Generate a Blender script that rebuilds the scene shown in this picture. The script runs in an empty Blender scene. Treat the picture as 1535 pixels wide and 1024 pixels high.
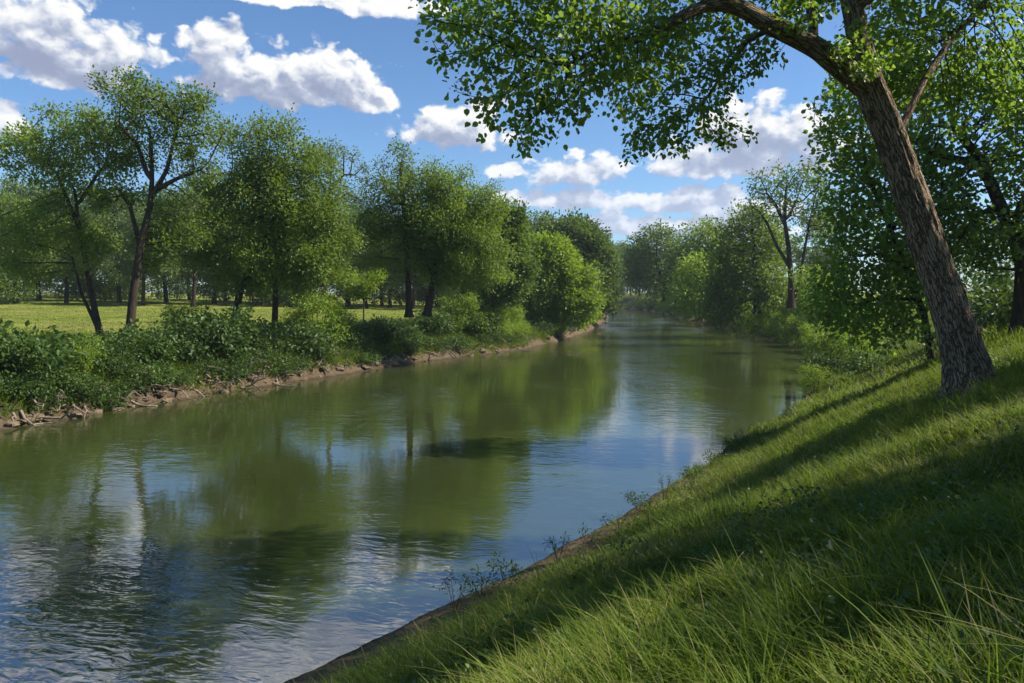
import bpy, math, random
import numpy as np
from mathutils import Vector

# ------------------------------------------------------------------ camera, world, sun, exposure
SC = bpy.context.scene
COL = SC.collection
F = 1109.0                       # focal length in pixels of a 1535 px wide frame
PITCH = math.radians(3.7)
CAM_Z = 5.0
cam_d = bpy.data.cameras.new('camera')
cam_d.lens = F / 1535 * 36
cam_d.sensor_width = 36
cam_d.clip_start = 0.05
cam_d.clip_end = 4000
cam = bpy.data.objects.new('camera', cam_d)
COL.objects.link(cam)
cam.location = (0, 0, CAM_Z)
cam.rotation_euler = (math.pi / 2 - PITCH, 0, 0)
SC.camera = cam

SUN_DIR = Vector((1.0, 0.03, 0.0)).normalized()
SUN_EL = math.radians(43)
SUN_ROT = math.atan2(SUN_DIR.x, SUN_DIR.y)
sd = bpy.data.lights.new('sun', 'SUN')
sd.energy = 4.2
sd.angle = math.radians(0.6)
sd.color = (1.0, 0.93, 0.80)
sun = bpy.data.objects.new('sun', sd)
COL.objects.link(sun)
sv = Vector((SUN_DIR.x * math.cos(SUN_EL), SUN_DIR.y * math.cos(SUN_EL), math.sin(SUN_EL)))
sun.rotation_euler = sv.to_track_quat('Z', 'Y').to_euler()
sun.location = (60, 10, 60)

SC.view_settings.view_transform = 'Standard'
SC.view_settings.look = 'None'
SC.view_settings.exposure = 0.95
SC.view_settings.gamma = 1.0
SC.cycles.max_bounces = 6
SC.cycles.diffuse_bounces = 3
SC.cycles.glossy_bounces = 3
SC.cycles.transmission_bounces = 4
SC.cycles.transparent_max_bounces = 4
SC.cycles.volume_bounces = 0
SC.cycles.caustics_reflective = False
SC.cycles.caustics_refractive = False
SC.cycles.use_denoising = True
SC.cycles.sample_clamp_indirect = 6.0

SIN, COS = math.sin(PITCH), math.cos(PITCH)


def ray(px, py):
    u = (px - 767.5) / F
    v = (512.0 - py) / F
    return np.array([u, COS + v * SIN, -SIN + v * COS])


def at(px, py, Y):
    """world point seen at a pixel of the photo at forward distance Y"""
    d = ray(px, py)
    return np.array([0, 0, CAM_Z]) + d * (Y / d[1])


def azel(px, py):
    d = ray(px, py)
    d = d / np.linalg.norm(d)
    return math.atan2(d[0], d[1]), math.asin(d[2])


class NT:
    """tiny helper to write node graphs"""
    def __init__(s, tree):
        s.t = tree

    def n(s, typ, ins=None, **props):
        nd = s.t.nodes.new(typ)
        for k, v in props.items():
            setattr(nd, k, v)
        if ins:
            for k, v in ins.items():
                sock = nd.inputs[k]
                if isinstance(v, bpy.types.NodeSocket):
                    s.t.links.new(v, sock)
                else:
                    sock.default_value = v
        return nd

    def m(s, op, a, b=None, c=None):
        ins = {0: a}
        if b is not None:
            ins[1] = b
        if c is not None:
            ins[2] = c
        return s.n('ShaderNodeMath', ins, operation=op).outputs[0]

    def v(s, op, a, b=None):
        ins = {0: a}
        if b is not None:
            ins[1] = b
        nd = s.n('ShaderNodeVectorMath', ins, operation=op)
        return nd.outputs['Value'] if op in ('LENGTH', 'DOT_PRODUCT') else nd.outputs[0]

    def ramp(s, fac, stops, interp='LINEAR'):
        nd = s.n('ShaderNodeValToRGB', {0: fac})
        nd.color_ramp.interpolation = interp
        e = nd.color_ramp.elements
        while len(e) < len(stops):
            e.new(0.5)
        for i, (p, c) in enumerate(stops):
            e[i].position = p
            e[i].color = (*c, 1) if len(c) == 3 else c
        return nd.outputs[0]

    def sm(s, x, a, b):
        nd = s.n('ShaderNodeMapRange', {0: x, 1: a, 2: b, 3: 0.0, 4: 1.0}, interpolation_type='SMOOTHSTEP')
        return nd.outputs[0]

    def mix(s, f, a, b, blend='MIX'):
        nd = s.n('ShaderNodeMix', None, data_type='RGBA', blend_type=blend)
        for k, v in ((0, f), (6, a), (7, b)):
            if isinstance(v, bpy.types.NodeSocket):
                s.t.links.new(v, nd.inputs[k])
            else:
                nd.inputs[k].default_value = v if k == 0 else (*v, 1)[:4]
        return nd.outputs[2]


# clouds: centre px, py, half width, half height in photo pixels, turned into azimuth / elevation
CLOUDS = [
    (70, 42, 92, 66), (160, 86, 92, 60), (100, 112, 112, 38), (8, 78, 34, 20),
    (322, 82, 62, 54), (405, 128, 118, 62), (480, 125, 105, 60), (550, 152, 72, 28),
    (455, 2, 95, 22), (575, 12, 90, 30), (8, 185, 45, 34),
    (686, 196, 98, 46), (860, 262, 98, 36), (762, 258, 32, 15),
    (1130, 205, 110, 64), (1085, 252, 165, 32), (1205, 205, 90, 54),
    (835, 302, 100, 22), (1035, 304, 125, 28), (900, 342, 170, 20), (1060, 345, 150, 20), (1140, 318, 70, 22),
    (380, -130, 260, 95), (60, -190, 300, 90), (640, -230, 160, 60), (900, -230, 240, 80), (1350, -120, 200, 60),
    (-300, 120, 220, 80), (1900, 160, 260, 90),
]


def build_world():
    w = bpy.data.worlds.new('World')
    SC.world = w
    w.use_nodes = True
    w.node_tree.nodes.clear()

    def group(name):
        g = bpy.data.node_groups.new(name, 'ShaderNodeTree')
        g.interface.new_socket('Co', in_out='INPUT', socket_type='NodeSocketVector')
        g.interface.new_socket('Field', in_out='OUTPUT', socket_type='NodeSocketFloat')
        a = NT(g)
        return g, a, a.n('NodeGroupInput').outputs[0]
    # where the clouds are
    gb, a, gi = group('cloud_places')
    best = None
    for (px, py, rx, ry) in CLOUDS:
        c = azel(px, py)
        ex = azel(px + rx, py)[0] - c[0]
        ey = azel(px, py - ry)[1] - c[1]
        q = a.v('MULTIPLY', a.v('SUBTRACT', gi, (c[0], c[1], 0)), (1 / ex, 1 / ey, 0))
        l = a.v('LENGTH', a.v('MAXIMUM', q, a.v('MULTIPLY', q, (1, -1.7, 1))))
        best = l if best is None else a.n('ShaderNodeMath', {0: best, 1: l, 2: 0.25}, operation='SMOOTH_MIN').outputs[0]
    gb.links.new(a.m('MAXIMUM', a.m('SUBTRACT', 1.13, best), -1.5), a.n('NodeGroupOutput').inputs[0])
    # their billows
    gp, a, gi = group('cloud_billows')
    pc = a.v('MULTIPLY', gi, (1.0, 1.35, 1.0))
    n1 = a.n('ShaderNodeTexNoise', {'Vector': pc, 'Scale': 12.0, 'Detail': 7.0, 'Roughness': 0.57}, noise_dimensions='2D').outputs[0]
    wv = a.n('ShaderNodeTexNoise', {'Vector': pc, 'Scale': 30.0, 'Detail': 3.0, 'Roughness': 0.6}, noise_dimensions='2D').outputs[1]
    wp = a.v('ADD', pc, a.n('ShaderNodeVectorMath', {0: a.v('SUBTRACT', wv, (0.5, 0.5, 0.5)), 'Scale': 0.03}, operation='SCALE').outputs[0])
    vo = a.n('ShaderNodeTexVoronoi', {'Vector': wp, 'Scale': 30.0, 'Detail': 2.0, 'Roughness': 0.5, 'Smoothness': 0.7}, voronoi_dimensions='2D', feature='SMOOTH_F1').outputs[0]
    f = a.m('ADD', a.m('MULTIPLY', a.m('SUBTRACT', n1, 0.5), 1.15), a.m('MULTIPLY', a.m('SUBTRACT', 0.62, vo), 0.75))
    gp.links.new(f, a.n('NodeGroupOutput').inputs[0])

    t = NT(w.node_tree)
    d = t.v('NORMALIZE', t.n('ShaderNodeTexCoord').outputs['Generated'])
    s = t.n('ShaderNodeSeparateXYZ', {0: d})
    az = t.m('ARCTAN2', s.outputs[0], s.outputs[1])
    el = t.m('ARCSINE', s.outputs[2])
    co = t.n('ShaderNodeCombineXYZ', {0: az, 1: el, 2: 0.0}).outputs[0]

    def field(g, off):
        nd = t.n('ShaderNodeGroup')
        nd.node_tree = g
        t.t.links.new(t.v('ADD', co, off), nd.inputs[0])
        return nd.outputs[0]
    b0 = field(gb, (0, 0, 0))
    ok_ = t.m('ADD', 0.35, t.m('MULTIPLY', t.sm(el, 0.05, 0.25), 0.65))
    b2 = field(gb, t.n('ShaderNodeVectorMath', {0: (0.012, 0.034, 0), 'Scale': ok_}, operation='SCALE').outputs[0])
    p0 = field(gp, (0, 0, 0))
    p1 = field(gp, (0.008, 0.011, 0))
    f0 = t.m('ADD', b0, p0)
    alpha = t.sm(f0, 0.0, 0.36)
    shade = t.m('ADD', t.m('MULTIPLY', t.m('SUBTRACT', p1, p0), 0.7), t.m('ADD', t.m('MULTIPLY', b2, 0.75), t.m('MULTIPLY', p1, 0.35)))
    lit = t.m('SUBTRACT', 1.0, t.sm(shade, -0.45, 0.80))
    ccol = t.ramp(lit, [(0.0, (0.17, 0.20, 0.285)), (0.35, (0.25, 0.28, 0.36)), (0.62, (0.39, 0.41, 0.45)), (0.95, (0.545, 0.545, 0.535))])
    low = t.sm(el, 0.0, 0.26)
    ccol = t.mix(low, t.mix(0.5, ccol, (0.36, 0.44, 0.58)), ccol)
    sky = t.n('ShaderNodeTexSky', None, sky_type='NISHITA', sun_disc=False, sun_elevation=SUN_EL,
              sun_rotation=SUN_ROT, altitude=100.0, air_density=1.0, dust_density=0.2, ozone_density=5.0).outputs[0]
    SKY_K = 0.078
    scl = t.n('ShaderNodeVectorMath', {0: sky, 'Scale': SKY_K}, operation='SCALE').outputs[0]
    scl = t.v('MULTIPLY', scl, (0.76, 0.91, 1.02))
    above = t.sm(el, 0.0, 0.03)
    col = t.mix(t.m('MULTIPLY', alpha, above), scl, ccol)
    bg = t.n('ShaderNodeBackground', {0: col, 1: 1.0})
    t.n('ShaderNodeOutputWorld', {0: bg.outputs[0]})
    w.cycles.sampling_method = 'MANUAL'
    w.cycles.sample_map_resolution = 512


build_world()

# ------------------------------------------------------------------ numpy noise
rng = np.random.default_rng(7)
random.seed(7)
_perm = rng.random((256, 256))


def vnoise(x, y):
    xi = np.floor(x).astype(int)
    yi = np.floor(y).astype(int)
    fx = x - xi
    fy = y - yi
    fx = fx * fx * (3 - 2 * fx)
    fy = fy * fy * (3 - 2 * fy)
    a = _perm[xi % 256, yi % 256]
    b = _perm[(xi + 1) % 256, yi % 256]
    c = _perm[xi % 256, (yi + 1) % 256]
    d = _perm[(xi + 1) % 256, (yi + 1) % 256]
    return (a * (1 - fx) + b * fx) * (1 - fy) + (c * (1 - fx) + d * fx) * fy


def fbm(x, y, o=4):
    s, amp, tot = 0, 1.0, 0
    for i in range(o):
        s = s + amp * vnoise(x * 2 ** i + 17.3 * i, y * 2 ** i + 5.1 * i)
        tot += amp
        amp *= 0.5
    return s / tot - 0.5


# ------------------------------------------------------------------ terrain
def smooth_poly(pts, n=6):
    p = np.array(pts, float)
    out = []
    for i in range(len(p) - 1):
        p0 = p[max(i - 1, 0)]
        p1 = p[i]
        p2 = p[i + 1]
        p3 = p[min(i + 2, len(p) - 1)]
        for k in range(n):
            t = k / n
            out.append(0.5 * ((2 * p1) + (-p0 + p2) * t + (2 * p0 - 5 * p1 + 4 * p2 - p3) * t * t + (-p0 + 3 * p1 - 3 * p2 + p3) * t ** 3))
    out.append(p[-1])
    return np.array(out)


LEFT = smooth_poly([(-60, -60), (-42, -20), (-30, 4), (-22.5, 18), (-18.7, 27), (-16.4, 33.6), (-11.1, 44.4), (-6.3, 55), (1.4, 67.6), (9.9, 97),
                    (17.3, 139), (22, 175), (20, 215), (2, 255), (-50, 310), (-200, 400)])
RIGHT = smooth_poly([(-34, -40), (-16, -10), (-6.6, 4.0), (-2.9, 9.3), (-1.15, 11.5), (1.1, 14.4), (5.3, 20.9), (8.6, 26.4), (12.5, 32.6), (17.6, 42.7), (23.5, 57), (27.6, 74),
                     (31, 107), (34.5, 150), (38, 195), (38, 235), (24, 285), (-30, 350), (-180, 450)])


def sdist(x, y, poly):
    """signed distance, positive to the left of the line's direction"""
    best = np.full(x.shape, 1e9)
    sg = np.zeros(x.shape)
    for i in range(len(poly) - 1):
        a, b = poly[i], poly[i + 1]
        ab = b - a
        L2 = ab @ ab
        t = np.clip(((x - a[0]) * ab[0] + (y - a[1]) * ab[1]) / L2, 0, 1)
        dx = x - a[0] - t * ab[0]
        dy = y - a[1] - t * ab[1]
        d = dx * dx + dy * dy
        m = d < best
        best = np.where(m, d, best)
        sg = np.where(m, np.sign(ab[0] * (y - a[1]) - ab[1] * (x - a[0])), sg)
    return np.sqrt(best) * sg


def bank_d(x, y):
    x = np.asarray(x, float)
    y = np.asarray(y, float)
    dl = sdist(x, y, LEFT)
    dr = -sdist(x, y, RIGHT)
    return dl, dr


LP = ([0, 0.25, 0.6, 1.4, 4, 7, 20, 60, 110, 200], [0, 0.32, 0.62, 1.15, 2.0, 2.35, 2.5, 3.5, 4.9, 5.6])
RP = ([0, 0.25, 1, 2, 3, 5, 7, 9, 12, 16, 25, 60, 300], [0, 0.12, 0.34, 0.80, 1.35, 2.45, 3.4, 4.0, 4.5, 4.8, 4.95, 5.2, 5.6])


def ground(x, y):
    x = np.asarray(x, float)
    y = np.asarray(y, float)
    dl, dr = bank_d(x, y)
    rag = 0.9 * fbm(x * 0.9, y * 0.9, 4)
    rag = rag + 0.7 * fbm(x * 2.6, y * 2.6, 3)
    dln = dl + rag * np.clip(1 - np.abs(dl) / 6, 0, 1)
    zl = np.interp(np.maximum(dln, 0), *LP) + 0.35 * fbm(x * 0.35, y * 0.35, 3) * np.clip(dl / 3, 0, 1) + 0.12 * fbm(x * 3, y * 3, 3) * np.clip(dl, 0, 1)
    drn = dr + 0.35 * fbm(x * 0.7, y * 0.7, 3) * np.clip(1 - np.abs(dr) / 5, 0, 1)
    zr = np.interp(np.maximum(drn, 0), *RP) + 0.30 * fbm(x * 0.3, y * 0.3, 3) * np.clip(dr / 4, 0, 1) + (0.16 * fbm(x * 2.2, y * 2.2, 3) + 0.22 * fbm(x * 0.9 + 3, y * 0.9, 2)) * np.clip(dr, 0, 1)
    wet = -0.4 * np.clip(np.minimum(-dln, -drn), 0, 4) - 0.01
    z = np.where(dln > 0, zl, np.where(drn > 0, zr, wet))
    return z


def gz(x, y):
    return float(ground(np.array([x]), np.array([y]))[0])


def bank_at(px, d, side='L', y0=12, y1=230):
    Y = np.linspace(y0, y1, 1800)
    X = (px - 767.5) / F * Y
    dl, dr = bank_d(X, Y)
    s = dl if side == 'L' else dr
    m = np.argmin(np.abs(s - d) + (0.002 * Y if side == 'L' else 0.002 * Y))
    return X[m], Y[m]


# ------------------------------------------------------------------ mesh helpers
def mk(name, v, quads, mat, attrs=None, smooth=True, parent=None, uv=None):
    v = np.asarray(v, np.float32).reshape(-1, 3)
    quads = np.asarray(quads, np.int32).reshape(-1, 4)
    me = bpy.data.meshes.new(name)
    me.vertices.add(len(v))
    me.vertices.foreach_set('co', v.ravel())
    me.loops.add(quads.size)
    me.loops.foreach_set('vertex_index', quads.ravel())
    me.polygons.add(len(quads))
    me.polygons.foreach_set('loop_start', np.arange(0, quads.size, 4, dtype=np.int32))
    me.polygons.foreach_set('loop_total', np.full(len(quads), 4, np.int32))
    me.polygons.foreach_set('use_smooth', np.full(len(quads), smooth, bool))
    for k, a in (attrs or {}).items():
        a = np.asarray(a, np.float32)
        if a.ndim == 1:
            me.attributes.new(k, 'FLOAT', 'POINT').data.foreach_set('value', a)
        else:
            me.attributes.new(k, 'FLOAT_VECTOR', 'POINT').data.foreach_set('vector', a.ravel())
    me.update(calc_edges=True)
    me.validate()
    me.materials.append(mat)
    o = bpy.data.objects.new(name, me)
    COL.objects.link(o)
    if parent is not None:
        o.parent = parent
    return o


def tag(o, label=None, cat=None, group=None, kind=None):
    if label:
        o['label'] = label
    if cat:
        o['category'] = cat
    if group:
        o['group'] = group
    if kind:
        o['kind'] = kind
    return o


def empty(name, loc, label=None, cat=None, group=None):
    o = bpy.data.objects.new(name, None)
    o.empty_display_size = 0.3
    COL.objects.link(o)
    o.location = loc
    return tag(o, label, cat, group)


def copy_tree(o, loc, rz, s, label, group=None):
    c = o.copy()
    COL.objects.link(c)
    c.location = loc
    c.rotation_euler = (0, 0, rz)
    c.scale = (s, s, s)
    c['label'] = label
    if group:
        c['group'] = group
    elif 'group' in c:
        del c['group']
    for ch in list(o.children):
        k = ch.copy()
        COL.objects.link(k)
        k.parent = c
    return c


def unit(a):
    return a / np.maximum(np.linalg.norm(a, axis=-1, keepdims=True), 1e-9)


def blob_rand(n):
    return unit(rng.normal(size=(n, 3)))


# ------------------------------------------------------------------ materials
def new_mat(name):
    m = bpy.data.materials.new(name)
    m.use_nodes = True
    m.node_tree.nodes.clear()
    t = NT(m.node_tree)
    return m, t


def leaf_mat(name, dark, light, trans, tw=0.38, rough=0.5, spec=0.35):
    m, t = new_mat(name)
    tone = t.n('ShaderNodeAttribute', None, attribute_name='tone').outputs['Fac']
    rnd = t.n('ShaderNodeObjectInfo').outputs['Random']
    tt = t.m('ADD', tone, t.m('MULTIPLY', t.m('SUBTRACT', rnd, 0.5), 0.35))
    g_ = lambda q: (q[0] * 0.86, q[1], q[2] * 1.05)
    dark, light, trans = g_(dark), g_(light), g_(trans)
    c = t.ramp(tt, [(0.0, dark), (0.85, light), (1.0, tuple(min(1, x * 1.35) for x in light))])
    bs = t.n('ShaderNodeBsdfPrincipled', {'Base Color': c, 'Roughness': rough, 'Specular IOR Level': spec})
    tl = t.n('ShaderNodeBsdfTranslucent', {'Color': t.mix(tt, tuple(x * 0.7 for x in trans), trans)})
    mx = t.n('ShaderNodeMixShader', {0: tw, 1: bs.outputs[0], 2: tl.outputs[0]})
    t.n('ShaderNodeOutputMaterial', {0: mx.outputs[0]})
    return m


def grass_mat(name, dark, light, dry, trans):
    m, t = new_mat(name)
    tone = t.n('ShaderNodeAttribute', None, attribute_name='tone').outputs['Fac']
    c = t.ramp(tone, [(0.0, dark), (0.80, light), (0.90, tuple((a + b) / 2 for a, b in zip(light, dry))), (1.0, dry)])
    bs = t.n('ShaderNodeBsdfPrincipled', {'Base Color': c, 'Roughness': 0.6, 'Specular IOR Level': 0.15})
    tl = t.n('ShaderNodeBsdfTranslucent', {'Color': trans + (1,)})
    mx = t.n('ShaderNodeMixShader', {0: 0.35, 1: bs.outputs[0], 2: tl.outputs[0]})
    t.n('ShaderNodeOutputMaterial', {0: mx.outputs[0]})
    return m


def bark_mat(name, c1, c2, scale=6.0):
    m, t = new_mat(name)
    co = t.n('ShaderNodeTexCoord').outputs['Object']
    mp = t.v('MULTIPLY', co, (1, 1, 0.22))
    n = t.n('ShaderNodeTexNoise', {'Vector': mp, 'Scale': scale * 2, 'Detail': 5.0, 'Roughness': 0.7}).outputs[0]
    c = t.ramp(n, [(0.3, c1), (0.7, c2)])
    bp = t.n('ShaderNodeBump', {'Strength': 0.8, 'Distance': 0.03, 'Height': n})
    bs = t.n('ShaderNodeBsdfPrincipled', {'Base Color': c, 'Roughness': 0.9, 'Specular IOR Level': 0.15, 'Normal': bp.outputs[0]})
    t.n('ShaderNodeOutputMaterial', {0: bs.outputs[0]})
    return m


def bark_big():
    """furrowed plates, laid out along the trunk by the barkco attribute (round, round, length)"""
    m, t = new_mat('furrowed_bark')
    bc = t.n('ShaderNodeAttribute', None, attribute_name='barkco').outputs['Vector']
    w = t.n('ShaderNodeTexNoise', {'Vector': t.v('MULTIPLY', bc, (1, 1, 0.5)), 'Scale': 6.0, 'Detail': 5.0, 'Roughness': 0.65}).outputs[1]
    p = t.v('ADD', t.v('MULTIPLY', bc, (1, 1, 0.11)), t.n('ShaderNodeVectorMath', {0: t.v('SUBTRACT', w, (0.5, 0.5, 0.5)), 'Scale': 0.12}, operation='SCALE').outputs[0])
    vo = t.n('ShaderNodeTexVoronoi', {'Vector': p, 'Scale': 23.0}, feature='DISTANCE_TO_EDGE').outputs[0]
    vo2 = t.n('ShaderNodeTexVoronoi', {'Vector': p, 'Scale': 36.0}, feature='DISTANCE_TO_EDGE').outputs[0]
    n = t.n('ShaderNodeTexNoise', {'Vector': t.v('MULTIPLY', bc, (1, 1, 0.35)), 'Scale': 38.0, 'Detail': 6.0, 'Roughness': 0.7}).outputs[0]
    big = t.n('ShaderNodeTexNoise', {'Vector': bc, 'Scale': 2.2, 'Detail': 3.0}).outputs[0]
    ridge = t.sm(vo, 0.0, 0.22)
    h = t.m('ADD', ridge, t.m('ADD', t.m('MULTIPLY', t.sm(vo2, 0.0, 0.2), 0.3), t.m('MULTIPLY', n, 0.45)))
    c = t.ramp(t.m('MULTIPLY', h, 0.62), [(0.10, (0.035, 0.023, 0.014)), (0.5, (0.17, 0.118, 0.076)), (1.0, (0.42, 0.32, 0.22))])
    c = t.mix(t.m('MULTIPLY', t.sm(big, 0.52, 0.72), 0.45), c, (0.10, 0.11, 0.05))
    bp = t.n('ShaderNodeBump', {'Strength': 0.9, 'Distance': 0.026, 'Height': h})
    bs = t.n('ShaderNodeBsdfPrincipled', {'Base Color': c, 'Roughness': 0.92, 'Specular IOR Level': 0.15, 'Normal': bp.outputs[0]})
    t.n('ShaderNodeOutputMaterial', {0: bs.outputs[0]})
    return m


def ground_mat():
    m, t = new_mat('bank_soil_and_turf')
    geo = t.n('ShaderNodeNewGeometry').outputs['Position']
    dirt = t.n('ShaderNodeAttribute', None, attribute_name='dirt').outputs['Fac']
    lawn = t.n('ShaderNodeAttribute', None, attribute_name='lawn').outputs['Fac']
    n1 = t.n('ShaderNodeTexNoise', {'Vector': geo, 'Scale': 0.35, 'Detail': 6.0, 'Roughness': 0.6}).outputs[0]
    n2 = t.n('ShaderNodeTexNoise', {'Vector': geo, 'Scale': 7.0, 'Detail': 6.0, 'Roughness': 0.7}).outputs[0]
    n3 = t.n('ShaderNodeTexNoise', {'Vector': geo, 'Scale': 40.0, 'Detail': 4.0, 'Roughness': 0.7}).outputs[0]
    turf = t.ramp(t.m('ADD', t.m('MULTIPLY', n1, 0.6), t.m('MULTIPLY', n2, 0.4)),
                  [(0.34, (0.09, 0.12, 0.018)), (0.5, (0.18, 0.21, 0.03)), (0.64, (0.30, 0.28, 0.07))])
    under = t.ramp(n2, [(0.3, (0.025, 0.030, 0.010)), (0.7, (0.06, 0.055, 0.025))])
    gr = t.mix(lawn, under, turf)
    soil = t.ramp(t.m('ADD', t.m('MULTIPLY', n2, 0.6), t.m('MULTIPLY', n3, 0.4)),
                  [(0.3, (0.055, 0.038, 0.022)), (0.5, (0.12, 0.085, 0.052)), (0.7, (0.25, 0.185, 0.12))])
    df = t.sm(t.m('ADD', dirt, t.m('MULTIPLY', t.m('SUBTRACT', n2, 0.5), 0.7)), 0.35, 0.65)
    c = t.mix(df, gr, soil)
    z = t.n('ShaderNodeSeparateXYZ', {0: geo}).outputs[2]
    wetf = t.m('SUBTRACT', 1.0, t.sm(z, 0.02, 0.14))
    c = t.mix(t.m('MULTIPLY', wetf, 0.6), c, (0.03, 0.022, 0.014))
    h = t.m('ADD', t.m('MULTIPLY', n2, 1.0), t.m('MULTIPLY', n3, 0.4))
    bp = t.n('ShaderNodeBump', {'Strength': 0.9, 'Distance': 0.10, 'Height': h})
    bs = t.n('ShaderNodeBsdfPrincipled', {'Base Color': c, 'Roughness': 0.95, 'Specular IOR Level': 0.15, 'Normal': bp.outputs[0]})
    t.n('ShaderNodeOutputMaterial', {0: bs.outputs[0]})
    return m


def water_mat():
    m, t = new_mat('murky_green_water')
    geo = t.n('ShaderNodeNewGeometry').outputs['Position']
    w = t.n('ShaderNodeTexNoise', {'Vector': geo, 'Scale': 0.5, 'Detail': 2.0}).outputs[1]
    p = t.v('ADD', geo, t.n('ShaderNodeVectorMath', {0: t.v('SUBTRACT', w, (0.5, 0.5, 0.5)), 'Scale': 0.8}, operation='SCALE').outputs[0])
    # crests run across the stream
    rot = t.n('ShaderNodeVectorRotate', {'Vector': p, 'Angle': math.radians(12)}, rotation_type='Z_AXIS').outputs[0]
    s1 = t.v('MULTIPLY', rot, (0.38, 1.0, 1))
    a = t.n('ShaderNodeTexNoise', {'Vector': s1, 'Scale': 2.6, 'Detail': 2.0, 'Roughness': 0.5, 'Distortion': 0.4}).outputs[0]
    b = t.n('ShaderNodeTexNoise', {'Vector': s1, 'Scale': 8.0, 'Detail': 2.0, 'Roughness': 0.5, 'Distortion': 0.6}).outputs[0]
    c = t.n('ShaderNodeTexNoise', {'Vector': p, 'Scale': 0.8, 'Detail': 1.0}).outputs[0]
    patch = t.n('ShaderNodeTexNoise', {'Vector': t.v('MULTIPLY', geo, (1, 0.45, 1)), 'Scale': 0.16, 'Detail': 3.0}).outputs[0]
    pf = t.m('ADD', 0.30, t.m('MULTIPLY', t.sm(patch, 0.40, 0.62), 1.2))
    ys = t.n('ShaderNodeSeparateXYZ', {0: geo}).outputs[1]
    pf = t.m('ADD', pf, t.m('MULTIPLY', t.sm(ys, 30.0, 90.0), t.m('MULTIPLY', pf, 1.8)))
    h = t.m('ADD', t.m('MULTIPLY', a, 1.0), t.m('ADD', t.m('MULTIPLY', b, 0.45), t.m('MULTIPLY', c, 0.6)))
    h = t.m('MULTIPLY', h, pf)
    bp = t.n('ShaderNodeBump', {'Strength': 1.0, 'Distance': 0.0095, 'Height': h})
    murk = t.n('ShaderNodeTexNoise', {'Vector': geo, 'Scale': 0.12, 'Detail': 3.0}).outputs[0]
    col = t.ramp(murk, [(0.35, (0.030, 0.041, 0.011)), (0.65, (0.040, 0.051, 0.014))])
    bs = t.n('ShaderNodeBsdfPrincipled', {'Base Color': col, 'Roughness': 0.05, 'IOR': 3.8, 'Normal': bp.outputs[0]})
    t.n('ShaderNodeOutputMaterial', {0: bs.outputs[0]})
    return m


M_BARK = bark_mat('dark_bark', (0.022, 0.016, 0.011), (0.085, 0.062, 0.045))
M_BARK_L = bark_mat('grey_brown_bark', (0.05, 0.038, 0.028), (0.17, 0.13, 0.095))
M_BIG = bark_big()
L_MID = leaf_mat('leaf_mid_green', (0.058, 0.100, 0.014), (0.200, 0.245, 0.032), (0.36, 0.43, 0.03))
L_DARK = leaf_mat('leaf_dark_green', (0.045, 0.080, 0.014), (0.150, 0.195, 0.030), (0.24, 0.32, 0.03), tw=0.38)
L_YEL = leaf_mat('leaf_yellow_green', (0.100, 0.155, 0.016), (0.30, 0.36, 0.04), (0.50, 0.60, 0.03))
L_PALE = leaf_mat('leaf_pale_green', (0.060, 0.095, 0.024), (0.19, 0.23, 0.06), (0.27, 0.33, 0.05))
L_NEAR = leaf_mat('leaf_near_green', (0.055, 0.105, 0.014), (0.185, 0.250, 0.030), (0.38, 0.50, 0.04), tw=0.48, rough=0.42, spec=0.45)
L_BUSH = leaf_mat('leaf_shrub_green', (0.026, 0.058, 0.010), (0.095, 0.145, 0.020), (0.15, 0.22, 0.02), tw=0.3)  # darkened leaf: shade over the left thicket is put into this colour
G_MAT = grass_mat('bank_grass', (0.045, 0.085, 0.010), (0.14, 0.20, 0.020), (0.36, 0.29, 0.13), (0.22, 0.31, 0.02))
M_DEAD = bark_mat('weathered_dead_wood', (0.13, 0.10, 0.07), (0.36, 0.29, 0.21), 5)
M_CLAY = bark_mat('pale_clay', (0.09, 0.065, 0.042), (0.26, 0.195, 0.13), 3)


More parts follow.
